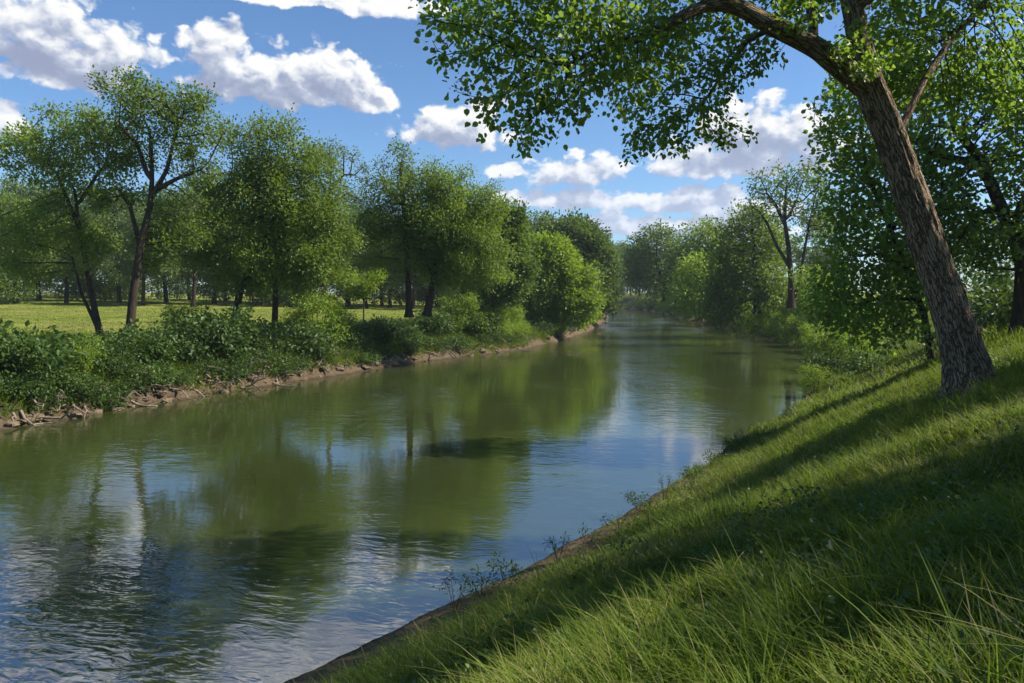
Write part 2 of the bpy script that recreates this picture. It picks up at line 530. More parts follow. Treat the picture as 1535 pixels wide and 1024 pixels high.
# ------------------------------------------------------------------ ground sheet, river
def build_ground():
    front = np.radians(np.arange(-50, 50.01, 0.3))
    back = np.radians(np.arange(53, 308, 3.0))
    th = np.concatenate([front, back])
    r = 0.4 * np.exp(np.arange(0, math.log(2200 / 0.4), 0.0125))
    T, R = np.meshgrid(th, r)
    x = R * np.sin(T)
    y = R * np.cos(T)
    z = ground(x.ravel(), y.ravel())
    v = np.stack([x.ravel(), y.ravel(), z], 1)
    nt = len(th)
    i = np.arange(len(r) - 1)[:, None] * nt
    j = np.arange(nt)[None, :]
    j2 = (j + 1) % nt
    q = np.stack([i + j, i + j2, i + nt + j2, i + nt + j], -1).reshape(-1, 4)
    c = len(v)
    v = np.vstack([v, [[0, 0, gz(0, 0)]]])
    cap = [[c, (k + 2) % nt, (k + 1) % nt, k] for k in range(0, nt - 1, 2)]
    if nt % 2:
        pass
    q = np.vstack([q[:, ::-1], np.array(cap)])
    dl, dr = bank_d(v[:, 0], v[:, 1])
    dirt = np.where(dl > -1, np.clip(1.08 - dl / 0.85, 0, 1), 0)
    dirt = np.maximum(dirt, np.where(dr > -1, np.clip(1.3 - dr / (0.8 + 1.3 * np.clip((16 - v[:, 1]) / 8, 0, 1)), 0, 1), 0))
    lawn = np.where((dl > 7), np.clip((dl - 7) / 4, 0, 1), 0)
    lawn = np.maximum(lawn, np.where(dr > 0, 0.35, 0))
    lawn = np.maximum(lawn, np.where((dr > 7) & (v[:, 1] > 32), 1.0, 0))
    o = mk('ground', v, q, ground_mat(), {'dirt': dirt, 'lawn': lawn})
    tag(o, 'grassy river banks and meadow with bare earth along the waterline', 'ground', kind='structure')
    w = mk('river', [(-420, -150, 0), (420, -150, 0), (420, 520, 0), (-420, 520, 0)], [[0, 1, 2, 3]], water_mat(), smooth=False)
    tag(w, 'murky green river reflecting trees and clouds', 'river', kind='structure')


build_ground()


# ------------------------------------------------------------------ growing trees
def grow(paths, att, D=0.35, kill=0.55, maxit=150, droop=0.0):
    pos, par, fix = [], [], []
    for k, (pts, rad) in enumerate(paths):
        pts = np.array(pts, float)
        if k == 0:
            last = -1
        else:
            P = np.array(pos)
            last = int(np.argmin(((P - pts[0]) ** 2).sum(1)))
        for a in range(len(pts)):
            if a == 0:
                if k == 0:
                    pos.append(pts[0]); par.append(-1); fix.append(rad[0]); last = 0
                continue
            seg = pts[a] - pts[a - 1]
            n = max(1, int(np.linalg.norm(seg) / D))
            for s in range(1, n + 1):
                t = s / n
                p = pts[a - 1] + seg * t
                pos.append(p); par.append(last); fix.append(rad[a - 1] * (1 - t) + rad[a] * t)
                last = len(pos) - 1
    pos = [np.array(p) for p in pos]
    att = np.array(att)
    P = np.array(pos)
    start = int(len(P) * 0.25) if len(paths) == 1 else 3
    best = np.full(len(att), 1e9)
    bi = np.zeros(len(att), int)
    idx = np.arange(start, len(P))
    for c in range(0, len(idx), 256):
        ii = idx[c:c + 256]
        d = ((att[:, None] - P[ii][None]) ** 2).sum(2)
        m = d.argmin(1)
        dm = d[np.arange(len(att)), m]
        u = dm < best
        best[u] = dm[u]
        bi[u] = ii[m[u]]
    alive = np.ones(len(att), bool)
    par = list(par)
    fix = list(fix)
    alive[best < kill * kill * 0.3] = False
    for it in range(maxit):
        if not alive.any():
            break
        A = att[alive]
        b = bi[alive]
        dirs = unit(A - P[b])
        ub, inv = np.unique(b, return_inverse=True)
        acc = np.zeros((len(ub), 3))
        np.add.at(acc, inv, dirs)
        acc = unit(acc + rng.normal(size=acc.shape) * 0.25 + np.array([0, 0, droop]))
        # keep some of the parent's heading so limbs sweep instead of zigzag
        pr = np.array([par[i] for i in ub])
        hd = unit(P[ub] - P[np.maximum(pr, 0)])
        acc = unit(acc + 0.45 * hd)
        new = P[ub] + acc * D
        n0 = len(P)
        P = np.vstack([P, new])
        par.extend(int(i) for i in ub)
        fix.extend([0.0] * len(ub))
        ai = np.where(alive)[0]
        for c in range(0, len(new), 256):
            d = ((att[ai][:, None] - new[c:c + 256][None]) ** 2).sum(2)
            m = d.argmin(1)
            dm = d[np.arange(len(ai)), m]
            u = dm < best[ai]
            best[ai[u]] = dm[u]
            bi[ai[u]] = n0 + c + m[u]
        alive[best < kill * kill] = False
        # give up on attractors whose nearest node no longer moves closer
        if it > 60 and it % 10 == 0:
            alive[ai[rng.random(len(ai)) < 0.3]] = False
    par = np.array(par)
    n = len(P)
    w = np.zeros(n)
    nch = np.bincount(par[par >= 0], minlength=n)
    w[nch == 0] = 1
    for i in range(n - 1, 0, -1):
        w[par[i]] += w[i]
    return P, par, w, np.array(fix), nch


def radii(P, par, w, fix, R, rtip, ex=0.5):
    r = R * (w / w[0]) ** ex
    r = np.maximum(r, rtip)
    r = np.where(fix > 0, np.maximum(fix, 0), r)
    for i in range(1, len(P)):
        if fix[i] == 0:
            r[i] = min(r[i], r[par[i]] * (0.96 if fix[par[i]] == 0 else 0.75))
    return r


def tubes(P, par, w, r, sides, sel):
    """sel: boolean per node, the edge (parent -> node) is drawn"""
    n = len(P)
    main = np.full(n, -1)
    bw = np.zeros(n)
    for i in range(1, n):
        p = par[i]
        if w[i] > bw[p]:
            bw[p] = w[i]
            main[p] = i
    d = np.zeros((n, 3))
    d[1:] = unit(P[1:] - P[par[1:]])
    d[0] = d[main[0]] if main[0] >= 0 else (0, 0, 1)
    T = d.copy()
    has = main >= 0
    T[has] = unit(d[has] + d[main[has]])
    e = np.where(sel)[0]
    e = e[e > 0]
    p = par[e]
    ismain = main[p] == e
    T0 = np.where(ismain[:, None], T[p], d[e])
    r0 = np.where(ismain, r[p], np.minimum(r[p] * 0.9, r[e] * 1.3))
    ref = np.array([0.05, 1.0, 0.08])

    def ring(c, t, rr):
        a = unit(np.cross(t, ref))
        b = np.cross(t, a)
        th = np.arange(sides) / sides * 2 * math.pi
        return c[:, None] + rr[:, None, None] * (np.cos(th)[None, :, None] * a[:, None] + np.sin(th)[None, :, None] * b[:, None])
    A = ring(P[p], T0, r0)
    B = ring(P[e], T[e], r[e])
    v = np.concatenate([A, B], 1).reshape(-1, 3)
    k = np.arange(len(e))[:, None] * 2 * sides
    j = np.arange(sides)[None]
    j2 = (j + 1) % sides
    q = np.stack([k + j, k + j2, k + sides + j2, k + sides + j], -1).reshape(-1, 4)
    return v, q[:, ::-1]


LEAF_A = (np.array([(0, 0, 0), (0.22, 0.40, 0.10), (0.62, 0.38, 0.10), (1, 0, -0.06), (0.62, -0.38, 0.10), (0.22, -0.40, 0.10)]),
          np.array([(0, 3, 2, 1), (0, 5, 4, 3)]))
LEAF_B = (np.array([(0, 0, 0), (0.45, 0.30, 0.06), (1, 0, 0), (0.45, -0.30, 0.06)]), np.array([(0, 3, 2, 1)]))
LEAF_C = (np.array([(0, 0, 0), (0.4, 0.16, 0.05), (1, 0, -0.10), (0.4, -0.16, 0.05)]), np.array([(0, 3, 2, 1)]))


def leaves(P, D, N, S, tmpl):
    tv, tf = tmpl
    D = unit(D)
    N = unit(N - (N * D).sum(1, keepdims=True) * D)
    B = np.cross(N, D)
    v = P[:, None] + S[:, None, None] * (tv[None, :, 0, None] * D[:, None] + tv[None, :, 1, None] * B[:, None] + tv[None, :, 2, None] * N[:, None])
    q = tf[None] + (np.arange(len(P)) * len(tv))[:, None, None]
    return v.reshape(-1, 3), q.reshape(-1, 4), len(tv)


def clumps(blobs, n_clump, per, spread, flat=0.7):
    """attractor points gathered in clumps inside ellipsoids (c, (rx, ry, rz)); clumps sit mostly in the outer shell"""
    out = []
    vol = np.array([b[1][0] * b[1][1] * b[1][2] for b in blobs]) ** 0.85
    cnt = np.maximum(1, (n_clump * vol / vol.sum()).astype(int))
    for (c, rr), k in zip(blobs, cnt):
        u = blob_rand(k) * (rng.random((k, 1)) ** 0.42)
        cc = np.array(c) + u * np.array(rr)
        for q in cc:
            out.append(q + rng.normal(size=(per, 3)) * spread * np.array([1, 1, flat]))
    return np.vstack(out)


def make_tree(name, label, base, paths, blobs, leafm, barkm, R, n_clump=90, per=12, spread=0.55, D=0.35, kill=0.5,
              leaf=0.2, nleaf=16, lspread=0.28, tmpl=LEAF_B, rtip=0.012, sides=6, wmax=2, group=None, droop=0.0, cat='tree',
              up=0.6, stemname='trunk', flat=0.7, zmin=None):
    base = np.array(base, float)
    att = clumps(blobs, n_clump, per, spread, flat)
    if zmin is not None:
        att = att[att[:, 2] > zmin]
    P, par, w, fix, nch = grow(paths, att, D, kill, droop=droop)
    r = radii(P, par, w, fix, R, rtip)
    # root flare
    hgt = P[:, 2] - P[0, 2]
    r = r * (1 + 0.55 * np.exp(-np.maximum(hgt, 0) / max(R * 1.6, 0.05)) * (w > 0.5 * w[0]))
    e = empty(name, base, label, cat, group)
    sel = np.ones(len(P), bool)
    v, q = tubes(P, par, w, r, sides, sel)
    mk(stemname, v - base, q, barkm, parent=e)
    tips = np.where(w <= wmax)[0]
    tips = tips[tips > 2]
    pt = P[tips]
    keep_ = fbm(pt[:, 0] * 0.9 + pt[:, 2] * 0.5 + 31, pt[:, 1] * 0.9 + pt[:, 2] * 0.9 + 17, 2) > -0.17
    tips = tips[keep_ | (rng.random(len(tips)) < 0.3)]
    pp = np.repeat(P[tips], nleaf, 0)
    pd = np.repeat(P[tips] - P[par[tips]], nleaf, 0)
    n = len(pp)
    off = rng.normal(size=(n, 3)) * lspread
    D_ = unit(pd) * 0.6 + unit(off) * 0.8 + rng.normal(size=(n, 3)) * 0.4 + np.array([0, 0, -0.15])
    N_ = rng.normal(size=(n, 3)) * 0.55 + np.array([0, 0, up])
    S = leaf * (0.6 + 0.7 * rng.random(n))
    lv, lq, k = leaves(pp + off, D_, N_, S, tmpl)
    tclump = np.repeat(rng.random(len(tips)), nleaf)
    tone = np.clip(0.25 * tclump + 0.6 * rng.random(n) + 0.1, 0, 1)
    mk('crown' if cat == 'tree' else 'foliage', lv - base, lq, leafm, {'tone': np.repeat(tone, k)}, smooth=False, parent=e)
    return e


def px_tree(name, label, trunk, blobs, Y, R, leafm, **kw):
    """trunk: [[(px, py), ...], ...] with radii taken as a taper; blobs: (px, py, rx, ry[, depth shift])"""
    bark = kw.pop('bark', M_BARK)
    paths = []
    for k, tr in enumerate(trunk):
        dzs = [t[2] if len(t) > 2 else 0 for t in tr]
        pts = [at(t[0], t[1], Y + dz) for t, dz in zip(tr, dzs)]
        if k == 0:
            p0 = pts[0]
            p0[2] = min(p0[2], gz(p0[0], p0[1])) - 0.12 if abs(p0[2] - gz(p0[0], p0[1])) < 1.5 else p0[2]
        n = len(pts)
        r0 = R if k == 0 else R * 0.55
        rr = [r0 * (1 - 0.62 * i / max(1, n - 1)) for i in range(n)]
        paths.append((pts, rr))
    bl = []
    s = Y / F
    for b in blobs:
        dz = b[4] if len(b) > 4 else 0
        c = at(b[0], b[1], Y + dz)
        bl.append((c, (b[2] * s, b[2] * s * 0.9, b[3] * s)))
    return make_tree(name, label, paths[0][0][0], paths, bl, leafm, bark, R, **kw)


# ------------------------------------------------------------------ left bank trees
def left_trees():
    px_tree('tree', 'airy tree with forked slim trunks at the left edge, beside the tallest left bank tree',
            [[(155, 522), (142, 465), (128, 390), (117, 330), (112, 285)], [(149, 498), (122, 440), (108, 385)], [(118, 340), (85, 260), (50, 225)], [(115, 310), (150, 255), (185, 235)]],
            [(95, 195, 75, 45), (45, 235, 55, 35), (150, 235, 50, 45), (100, 250, 60, 40), (60, 345, 70, 40), (140, 350, 50, 50), (40, 395, 40, 26)],
            40, 0.22, L_MID, spread=0.42, n_clump=79, per=14, nleaf=63, leaf=0.17, flat=0.6, lspread=0.24)
    px_tree('tree', 'tallest tree of the left bank with open fan-shaped crown above a leaning dark trunk',
            [[(192, 520), (200, 440), (212, 360), (225, 310), (228, 270), (226, 210)], [(228, 295), (250, 255), (262, 205), (275, 170)], [(233, 285), (265, 268), (300, 255)],
             [(210, 370), (195, 310), (180, 285)], [(224, 270), (205, 215), (180, 190)]],
            [(235, 165, 72, 38), (195, 150, 40, 25), (285, 190, 42, 38), (190, 215, 45, 38), (245, 215, 55, 38), (300, 250, 30, 18), (180, 285, 32, 32), (265, 330, 30, 35, 1), (245, 375, 40, 28, 1)],
            39, 0.27, L_MID, spread=0.42, n_clump=69, per=14, nleaf=63, leaf=0.17, flat=0.6, lspread=0.24)
    px_tree('tree', 'broad dense round-crowned tree leaning right on the left bank, second thicket from the left',
            [[(345, 480), (360, 435), (378, 400), (398, 365), (408, 320), (410, 270)], [(385, 390), (440, 372), (480, 365)], [(405, 340), (370, 300), (345, 280)], [(408, 320), (450, 280)]],
            [(400, 235, 62, 42), (350, 290, 55, 50), (430, 290, 75, 60), (395, 350, 90, 60), (470, 350, 58, 50), (330, 370, 42, 45), (450, 400, 60, 35), (375, 410, 50, 30)],
            44, 0.25, L_MID, spread=0.42, n_clump=192, per=15, nleaf=89, leaf=0.17, flat=0.6, lspread=0.32)
    px_tree('tree', 'small tree with straight dark trunk standing on the meadow edge under the broad round tree',
            [[(411, 474), (413, 440), (410, 400), (420, 370)]],
            [(420, 385, 42, 35), (395, 400, 35, 28)],
            50, 0.24, L_YEL, n_clump=32, per=11, nleaf=70, leaf=0.17, flat=0.6)
    px_tree('tree', 'thin half-bare tree poking above the crowns between the left bank groups',
            [[(487, 445), (488, 380), (492, 300), (496, 262)], [(493, 290), (515, 262), (532, 262)], [(492, 300), (478, 262)], [(490, 310), (520, 290), (540, 300)]],
            [(500, 240, 30, 26), (528, 262, 16, 14), (482, 258, 15, 18), (520, 296, 26, 12), (478, 300, 18, 14)],
            62, 0.24, L_PALE, n_clump=31, per=9, spread=0.45, nleaf=41, leaf=0.17, flat=0.6, lspread=0.24)
    px_tree('tree', 'slender tree with open spire top, left one of the middle pair on the left bank',
            [[(613, 476), (612, 420), (608, 360), (605, 300), (600, 250)], [(606, 310), (580, 285), (570, 262)], [(610, 340), (640, 315)]],
            [(600, 245, 28, 26), (573, 265, 20, 16), (612, 290, 40, 28), (590, 340, 48, 38), (625, 370, 45, 40), (580, 385, 35, 28), (565, 320, 22, 24)],
            52, 0.24, L_MID, spread=0.42, n_clump=66, per=14, nleaf=75, leaf=0.17, flat=0.6, lspread=0.30)
    px_tree('tree', 'full-crowned tree with dark leaning trunk, right one of the middle pair on the left bank',
            [[(640, 474), (648, 430), (655, 385), (660, 330), (662, 280)], [(652, 400), (690, 375), (720, 360)], [(660, 340), (700, 310), (725, 300)], [(650, 415), (636, 385)]],
            [(660, 270, 35, 30), (700, 300, 45, 32), (735, 310, 25, 22), (670, 330, 60, 40), (640, 300, 26, 32), (715, 360, 45, 38), (680, 390, 55, 38), (730, 400, 30, 34)],
            52, 0.26, L_MID, spread=0.42, n_clump=137, per=15, nleaf=78, leaf=0.17, flat=0.6, lspread=0.30)
    px_tree('tree', 'dark rounded tree right behind the middle pair, reaching down to the meadow',
            [[(742, 462), (745, 420), (748, 380), (745, 345)]],
            [(748, 345, 38, 30), (765, 385, 28, 36), (730, 380, 30, 30), (745, 420, 34, 26)],
            66, 0.26, L_DARK, n_clump=100, per=15, nleaf=83, leaf=0.30, lspread=0.36)
    px_tree('willow_tree', 'bright yellow-green bushy tree leaning over the water where the left bank bends',
            [[(822, 488), (824, 455), (822, 425), (818, 395)], [(823, 460), (845, 430)]],
            [(822, 392, 34, 34), (800, 425, 28, 40), (848, 425, 34, 42), (820, 455, 42, 32), (862, 462, 24, 26), (790, 460, 18, 22)],
            80, 0.3, L_YEL, n_clump=184, per=15, spread=0.6, nleaf=83, leaf=0.34, lspread=0.42, D=0.5, kill=0.7)
    px_tree('tree', 'dark tall tree on the left bank beyond the bright yellow-green one, last before the bend',
            [[(872, 475), (870, 430), (862, 385), (858, 355)]],
            [(852, 358, 36, 24), (885, 372, 26, 26), (860, 395, 40, 34), (892, 410, 24, 36), (880, 440, 32, 28), (900, 450, 18, 18)],
            112, 0.4, L_DARK, n_clump=192, per=15, spread=0.8, nleaf=83, leaf=0.45, lspread=0.55, D=0.6, kill=0.85)
    px_tree('sapling', 'small round-headed sapling alone on the sunlit meadow between the two left bank groups',
            [[(545, 472), (545, 450), (544, 425)]],
            [(544, 420, 22, 16), (540, 436, 16, 8)],
            56, 0.07, L_YEL, n_clump=24, per=11, spread=0.3, nleaf=48, leaf=0.18, lspread=0.2, D=0.25, kill=0.35)


left_trees()


# ------------------------------------------------------------------ right bank trees beyond the foreground
def right_trees():
    px_tree('tree', 'dark tree with visible thin trunk over the far right bank, leftmost tall one there',
            [[(998, 452), (992, 420), (985, 395), (984, 370)], [(990, 420), (1005, 400)]],
            [(985, 362, 36, 18), (962, 385, 26, 24), (1005, 390, 28, 28), (975, 412, 34, 22), (1008, 425, 22, 18)],
            140, 0.4, L_DARK, n_clump=195, per=11, spread=0.9, nleaf=26, leaf=0.5, lspread=0.6, D=0.7, kill=1.0)
    px_tree('tree', 'rounded tree in the row on the far right bank, between two darker ones',
            [[(1062, 455), (1064, 420), (1062, 380), (1060, 365)]],
            [(1058, 358, 34, 17), (1040, 385, 30, 26), (1075, 385, 28, 28), (1055, 415, 34, 26)],
            115, 0.4, L_MID, n_clump=218, per=11, spread=0.8, nleaf=26, leaf=0.42, lspread=0.5, D=0.6, kill=0.85)
    px_tree('tree', 'light green sloping tree overhanging the far right bank below the rounded one',
            [[(1062, 468), (1056, 440), (1050, 415)]],
            [(1048, 410, 26, 20), (1066, 400, 22, 18), (1040, 436, 28, 22), (1065, 440, 28, 24), (1030, 452, 18, 12)],
            102, 0.3, L_YEL, n_clump=172, per=11, spread=0.7, nleaf=26, leaf=0.38, lspread=0.45, D=0.55, kill=0.75)
    px_tree('tree', 'dense full tree of the right bank sloping to the water, left of the airy one',
            [[(1135, 470), (1132, 420), (1130, 370), (1128, 340)], [(1132, 430), (1105, 410)]],
            [(1128, 338, 30, 24), (1105, 370, 30, 30), (1140, 365, 34, 34), (1118, 410, 44, 38), (1090, 440, 32, 30), (1145, 430, 30, 34), (1080, 468, 24, 14)],
            84, 0.36, L_MID, n_clump=299, per=12, spread=0.7, nleaf=29, leaf=0.36, lspread=0.45, D=0.5, kill=0.7)
    px_tree('tree', 'tall airy tree with upswept limbs above the right bank shrubs',
            [[(1186, 462), (1186, 420), (1182, 370), (1176, 330), (1178, 290)], [(1190, 455), (1202, 400), (1212, 340), (1222, 295)], [(1184, 400), (1165, 370), (1150, 335), (1140, 320)],
             [(1178, 340), (1162, 305), (1150, 290)], [(1180, 330), (1196, 295)]],
            [(1180, 275, 42, 25), (1148, 292, 26, 20), (1216, 285, 32, 24), (1195, 318, 26, 18), (1140, 325, 16, 12), (1232, 325, 22, 26)],
            72, 0.34, L_PALE, n_clump=86, per=9, spread=0.6, nleaf=15, leaf=0.30, lspread=0.34, D=0.45, kill=0.65, bark=M_BARK)
    px_tree('sapling', 'small round bright tree on the grass above the right bank shrubs',
            [[(1222, 452), (1222, 435), (1221, 420)]],
            [(1221, 418, 16, 17), (1221, 432, 14, 8)],
            62, 0.12, L_YEL, n_clump=41, per=10, spread=0.35, nleaf=22, leaf=0.2, lspread=0.25, D=0.3, kill=0.4)
    px_tree('tree', 'young tree with slim leaning trunk and low branches behind the big foreground trunk',
            [[(1400, 516), (1385, 470), (1365, 420), (1345, 365), (1320, 310), (1300, 260), (1290, 190)], [(1412, 505), (1400, 460), (1398, 400), (1405, 330)], [(1355, 395), (1310, 380), (1280, 385)],
             [(1375, 450), (1330, 445), (1290, 455)], [(1335, 345), (1370, 310)], [(1385, 470), (1340, 490)]],
            [(1270, 170, 45, 50), (1310, 120, 55, 50), (1285, 240, 46, 40), (1340, 240, 60, 60), (1282, 300, 42, 35), (1330, 330, 60, 45), (1275, 360, 42, 38), (1300, 400, 60, 40),
             (1272, 420, 40, 32), (1290, 460, 60, 32), (1272, 475, 32, 20), (1370, 400, 50, 60), (1340, 480, 45, 25), (1420, 330, 50, 60)],
            24, 0.125, L_NEAR, n_clump=345, per=10, spread=0.30, D=0.2, kill=0.3, nleaf=13, leaf=0.145, lspread=0.17, tmpl=LEAF_A, rtip=0.006, up=0.5)
    px_tree('tree', 'thick forked tree at the right edge behind the foreground trunk',
            [[(1534, 462), (1536, 400), (1520, 350), (1498, 305), (1470, 240), (1430, 190)], [(1515, 345), (1545, 280), (1555, 200)], [(1475, 250), (1440, 240), (1400, 230)], [(1500, 310), (1470, 320)]],
            [(1440, 150, 60, 50), (1500, 130, 60, 60), (1400, 210, 45, 45), (1480, 210, 55, 50), (1550, 220, 60, 60), (1430, 280, 50, 45), (1500, 330, 55, 50), (1450, 360, 45, 40), (1500, 400, 40, 28), (1560, 330, 60, 60), (1620, 250, 80, 80), (1600, 120, 90, 80)],
            23, 0.32, L_NEAR, n_clump=299, per=10, spread=0.34, D=0.22, kill=0.34, nleaf=13, leaf=0.145, lspread=0.18, tmpl=LEAF_A, rtip=0.006, up=0.5)


right_trees()


# ------------------------------------------------------------------ the big foreground tree
def swept(name, pts, rad, mat, parent, base, sides=40, step=0.05, amp=0.012, flare=0.0, seed=0):
    pts = np.array(pts, float)
    L = np.concatenate([[0], np.cumsum(np.linalg.norm(np.diff(pts, axis=0), axis=1))])
    n = int(L[-1] / step) + 2
    s = np.linspace(0, L[-1], n)
    # smooth the centre line by repeated averaging
    C = np.stack([np.interp(s, L, pts[:, k]) for k in range(3)], 1)
    for _ in range(int(0.55 / step)):
        C[1:-1] = 0.5 * C[1:-1] + 0.25 * (C[:-2] + C[2:])
    R = np.interp(s, L, rad)
    R = R * (1 + flare * np.exp(-s / 0.42))
    T = unit(np.gradient(C, axis=0))
    ref = np.array([0.05, 1.0, 0.08])
    A = unit(np.cross(T, ref))
    B = np.cross(T, A)
    th = np.arange(sides) / sides * 2 * math.pi
    TH, S = np.meshgrid(th, s)
    cx, cy = np.cos(TH) * 2.2, np.sin(TH) * 2.2
    lob = 1 + (0.16 * flare + 0.02) * np.sin(TH * 5 + 1.3 + seed) * np.exp(-S / 0.6) + 0.05 * (vnoise(cx + 9 + seed, S * 1.3 + cy) - 0.5)
    rid = vnoise(cx * 3.5 + 3 + seed, cy * 3.5 + S * 1.6) - 0.5
    rid2 = np.abs(vnoise(cx * 6 + S * 0.8, cy * 6 + S * 2.2 + seed) - 0.5)
    rr = R[:, None] * lob + amp * (1.6 * rid - 2.2 * rid2)
    V = C[:, None] + rr[..., None] * (np.cos(TH)[..., None] * A[:, None] + np.sin(TH)[..., None] * B[:, None])
    bc = np.stack([np.cos(TH) * R[:, None], np.sin(TH) * R[:, None], S + seed * 3.1], -1)
    i = np.arange(n - 1)[:, None] * sides
    j = np.arange(sides)[None]
    j2 = (j + 1) % sides
    q = np.stack([i + j, i + j2, i + sides + j2, i + sides + j], -1).reshape(-1, 4)[:, ::-1]
    return mk(name, V.reshape(-1, 3) - base, q, mat, {'barkco': bc.reshape(-1, 3)}, parent=parent)


def foreground_tree():
    Y = 13.0
    P = lambda px, py, dz=0.0: at(px, py, Y + dz)
    b = P(1458, 582)
    base = np.array([b[0], b[1], gz(b[0], b[1])])
    trunk = [base + np.array([0.05, 0, -0.25]), P(1446, 540), P(1418, 440), P(1385, 350), P(1345, 235), P(1318, 165), P(1296, 110)]
    tr = [0.37, 0.34, 0.30, 0.28, 0.262, 0.258, 0.235]
    limbA = [P(1310, 140), P(1270, 108, -0.1), P(1225, 72, -0.2), P(1160, 40, -0.4), P(1100, 6, -0.6), P(1060, 6, -0.8), P(1010, 32, -1.0), P(955, 60, -1.2), P(900, 72, -1.5), P(850, 98, -1.8)]
    ra = [0.21, 0.20, 0.178, 0.155, 0.13, 0.105, 0.085, 0.066, 0.045, 0.025]
    limbB = [P(1312, 150), P(1292, 80), P(1278, 10, 0.2), P(1262, -90, 0.3), P(1235, -230, 0.3)]
    rb = [0.22, 0.205, 0.185, 0.16, 0.10]
    limbC = [P(1218, 72, -0.2), P(1219, 35, -0.1), P(1212, -10, 0), P(1180, -90, 0.2)]
    rc = [0.09, 0.08, 0.07, 0.045]
    limbD = [P(1345, 205), P(1385, 120, 0.4), P(1425, 60, 0.8), P(1480, 0, 1.2), P(1560, -90, 1.5)]
    rd_ = [0.07, 0.062, 0.055, 0.05, 0.03]
    limbE = [P(1100, 8, -0.6), P(1030, -60, -1.2), P(940, -120, -2.0), P(820, -150, -2.6)]
    re = [0.12, 0.10, 0.08, 0.045]
    limbF = [P(1160, 42, -0.4), P(1120, 60, 0.2), P(1085, 110, 0.6), P(1050, 160, 0.8)]
    rf = [0.055, 0.045, 0.035, 0.02]
    limbG = [P(1278, 10, 0.2), np.array([6.9, 11.6, 10.6]), np.array([7.8, 9.8, 11.0]), np.array([8.8, 7.8, 10.9])]  # unseen limb above the frame, added to carry the shading crown
    rg = [0.14, 0.12, 0.09, 0.05]
    e = empty('big_tree', base, 'large foreground tree with furrowed leaning trunk and overhanging limb on the grass bank', 'tree')
    swept('trunk', trunk, tr, M_BIG, e, base, sides=64, step=0.035, amp=0.026, flare=0.95)
    for k, (pt, rr) in enumerate(((limbA, ra), (limbB, rb), (limbC, rc), (limbD, rd_), (limbE, re), (limbF, rf), (limbG, rg))):
        swept('limb', pt, rr, M_BIG, e, base, sides=28, step=0.05, amp=0.010, seed=k + 1)
    paths = [(trunk, tr), (limbB, rb), (limbA, ra), (limbC, rc), (limbD, rd_), (limbE, re), (limbF, rf), (limbG, rg)]
    s = Y / F
    blobs = [
        (740, 20, 70, 50, -2.2), (700, 75, 38, 38, -2.4), (800, 60, 70, 55, -2.2), (850, 30, 70, 50, -2), (810, 120, 55, 48, -2.1), (800, 172, 28, 28, -2.1),
        (870, 110, 45, 35, -1.8), (905, 40, 60, 45, -1.6), (930, 100, 22, 40, -1.4), (985, 70, 35, 30, -0.6),
        (1010, 150, 45, 40, 0.6), (1060, 110, 50, 45, 0.5), (1000, 205, 34, 28, 0.6), (1065, 180, 30, 28, 0.6), (1110, 90, 40, 35, 0.4), (965, 165, 26, 22, 0.6), (1050, 45, 50, 30, 0.3),
        (1345, 30, 50, 50, 1.6), (1400, 70, 70, 60, 1.6), (1480, 60, 70, 60, 1.6), (1350, 130, 45, 40, 1.2), (1530, 110, 60, 50, 1.6), (1440, 130, 50, 35, 1.5),
        (1180, -20, 50, 35, 0.5), (1130, 30, 35, 30, 1.0),
        (800, -60, 90, 40, -2.4), (940, -50, 90, 35, -1.8), (1080, -60, 80, 40, -1.0), (1210, -190, 110, 80, 0), (1340, -130, 130, 100, 0.8), (1480, -90, 130, 90, 1.6),
        (1220, -330, 160, 90, 0.3), (1420, -260, 120, 80, 1), (1050, -60, 80, 50, 1.8), (1450, -50, 80, 60, -2.6), (1400, -220, 100, 60, -3.0), (1500, -180, 120, 90, -2.8)]
    bl = []
    for (px, py, rx, ry, dz) in blobs:
        bl.append((P(px, py, dz), (rx * s, rx * s * 0.95, ry * s)))
    nv = 24
    att = np.vstack([clumps(bl[:nv], 640, 9, 0.19, 0.9), clumps(bl[nv:], 300, 9, 0.24, 0.9)])
    near = [((8.3, 9.6, 10.4), 1.7), ((9.8, 8.2, 10.2), 1.6), ((7.2, 7.6, 11.0), 1.6), ((10.4, 10.6, 11.4), 1.8), ((6.2, 9.8, 12.0), 1.6), ((8.8, 6.2, 10.6), 1.5), ((7.4, 11.4, 12.4), 1.7), ((10.8, 6.6, 11.4), 1.6)]  # unseen near-side crown, added to shade the grass slope
    att = np.vstack([att, clumps([(np.array(c), (q, q, q * 0.7)) for c, q in near], 330, 9, 0.20, 0.9)])
    Pn, par, w, fix, nch = grow(paths, att, D=0.14, kill=0.22, maxit=120, droop=-0.06)
    r = radii(Pn, par, w, fix, 0.28, 0.0035, ex=0.55)
    sel = fix == 0
    r = np.where(sel, np.minimum(r, 0.05), r)
    v, q = tubes(Pn, par, w, r, 6, sel)
    mk('twigs', v - base, q, M_BARK, parent=e)
    tips = np.where((w <= 3) & sel)[0]
    nl = 12
    pp = np.repeat(Pn[tips], nl, 0)
    pd = np.repeat(Pn[tips] - Pn[par[tips]], nl, 0)
    n = len(pp)
    off = rng.normal(size=(n, 3)) * 0.082
    D_ = unit(pd) * 0.5 + unit(off) * 0.7 + rng.normal(size=(n, 3)) * 0.35 + np.array([0, 0, -0.45])
    N_ = rng.normal(size=(n, 3)) * 0.55 + np.array([0, -0.15, 0.55])
    S = 0.088 * (0.40 + 0.95 * rng.random(n))
    lv, lq, k = leaves(pp + off, D_, N_, S, LEAF_A)
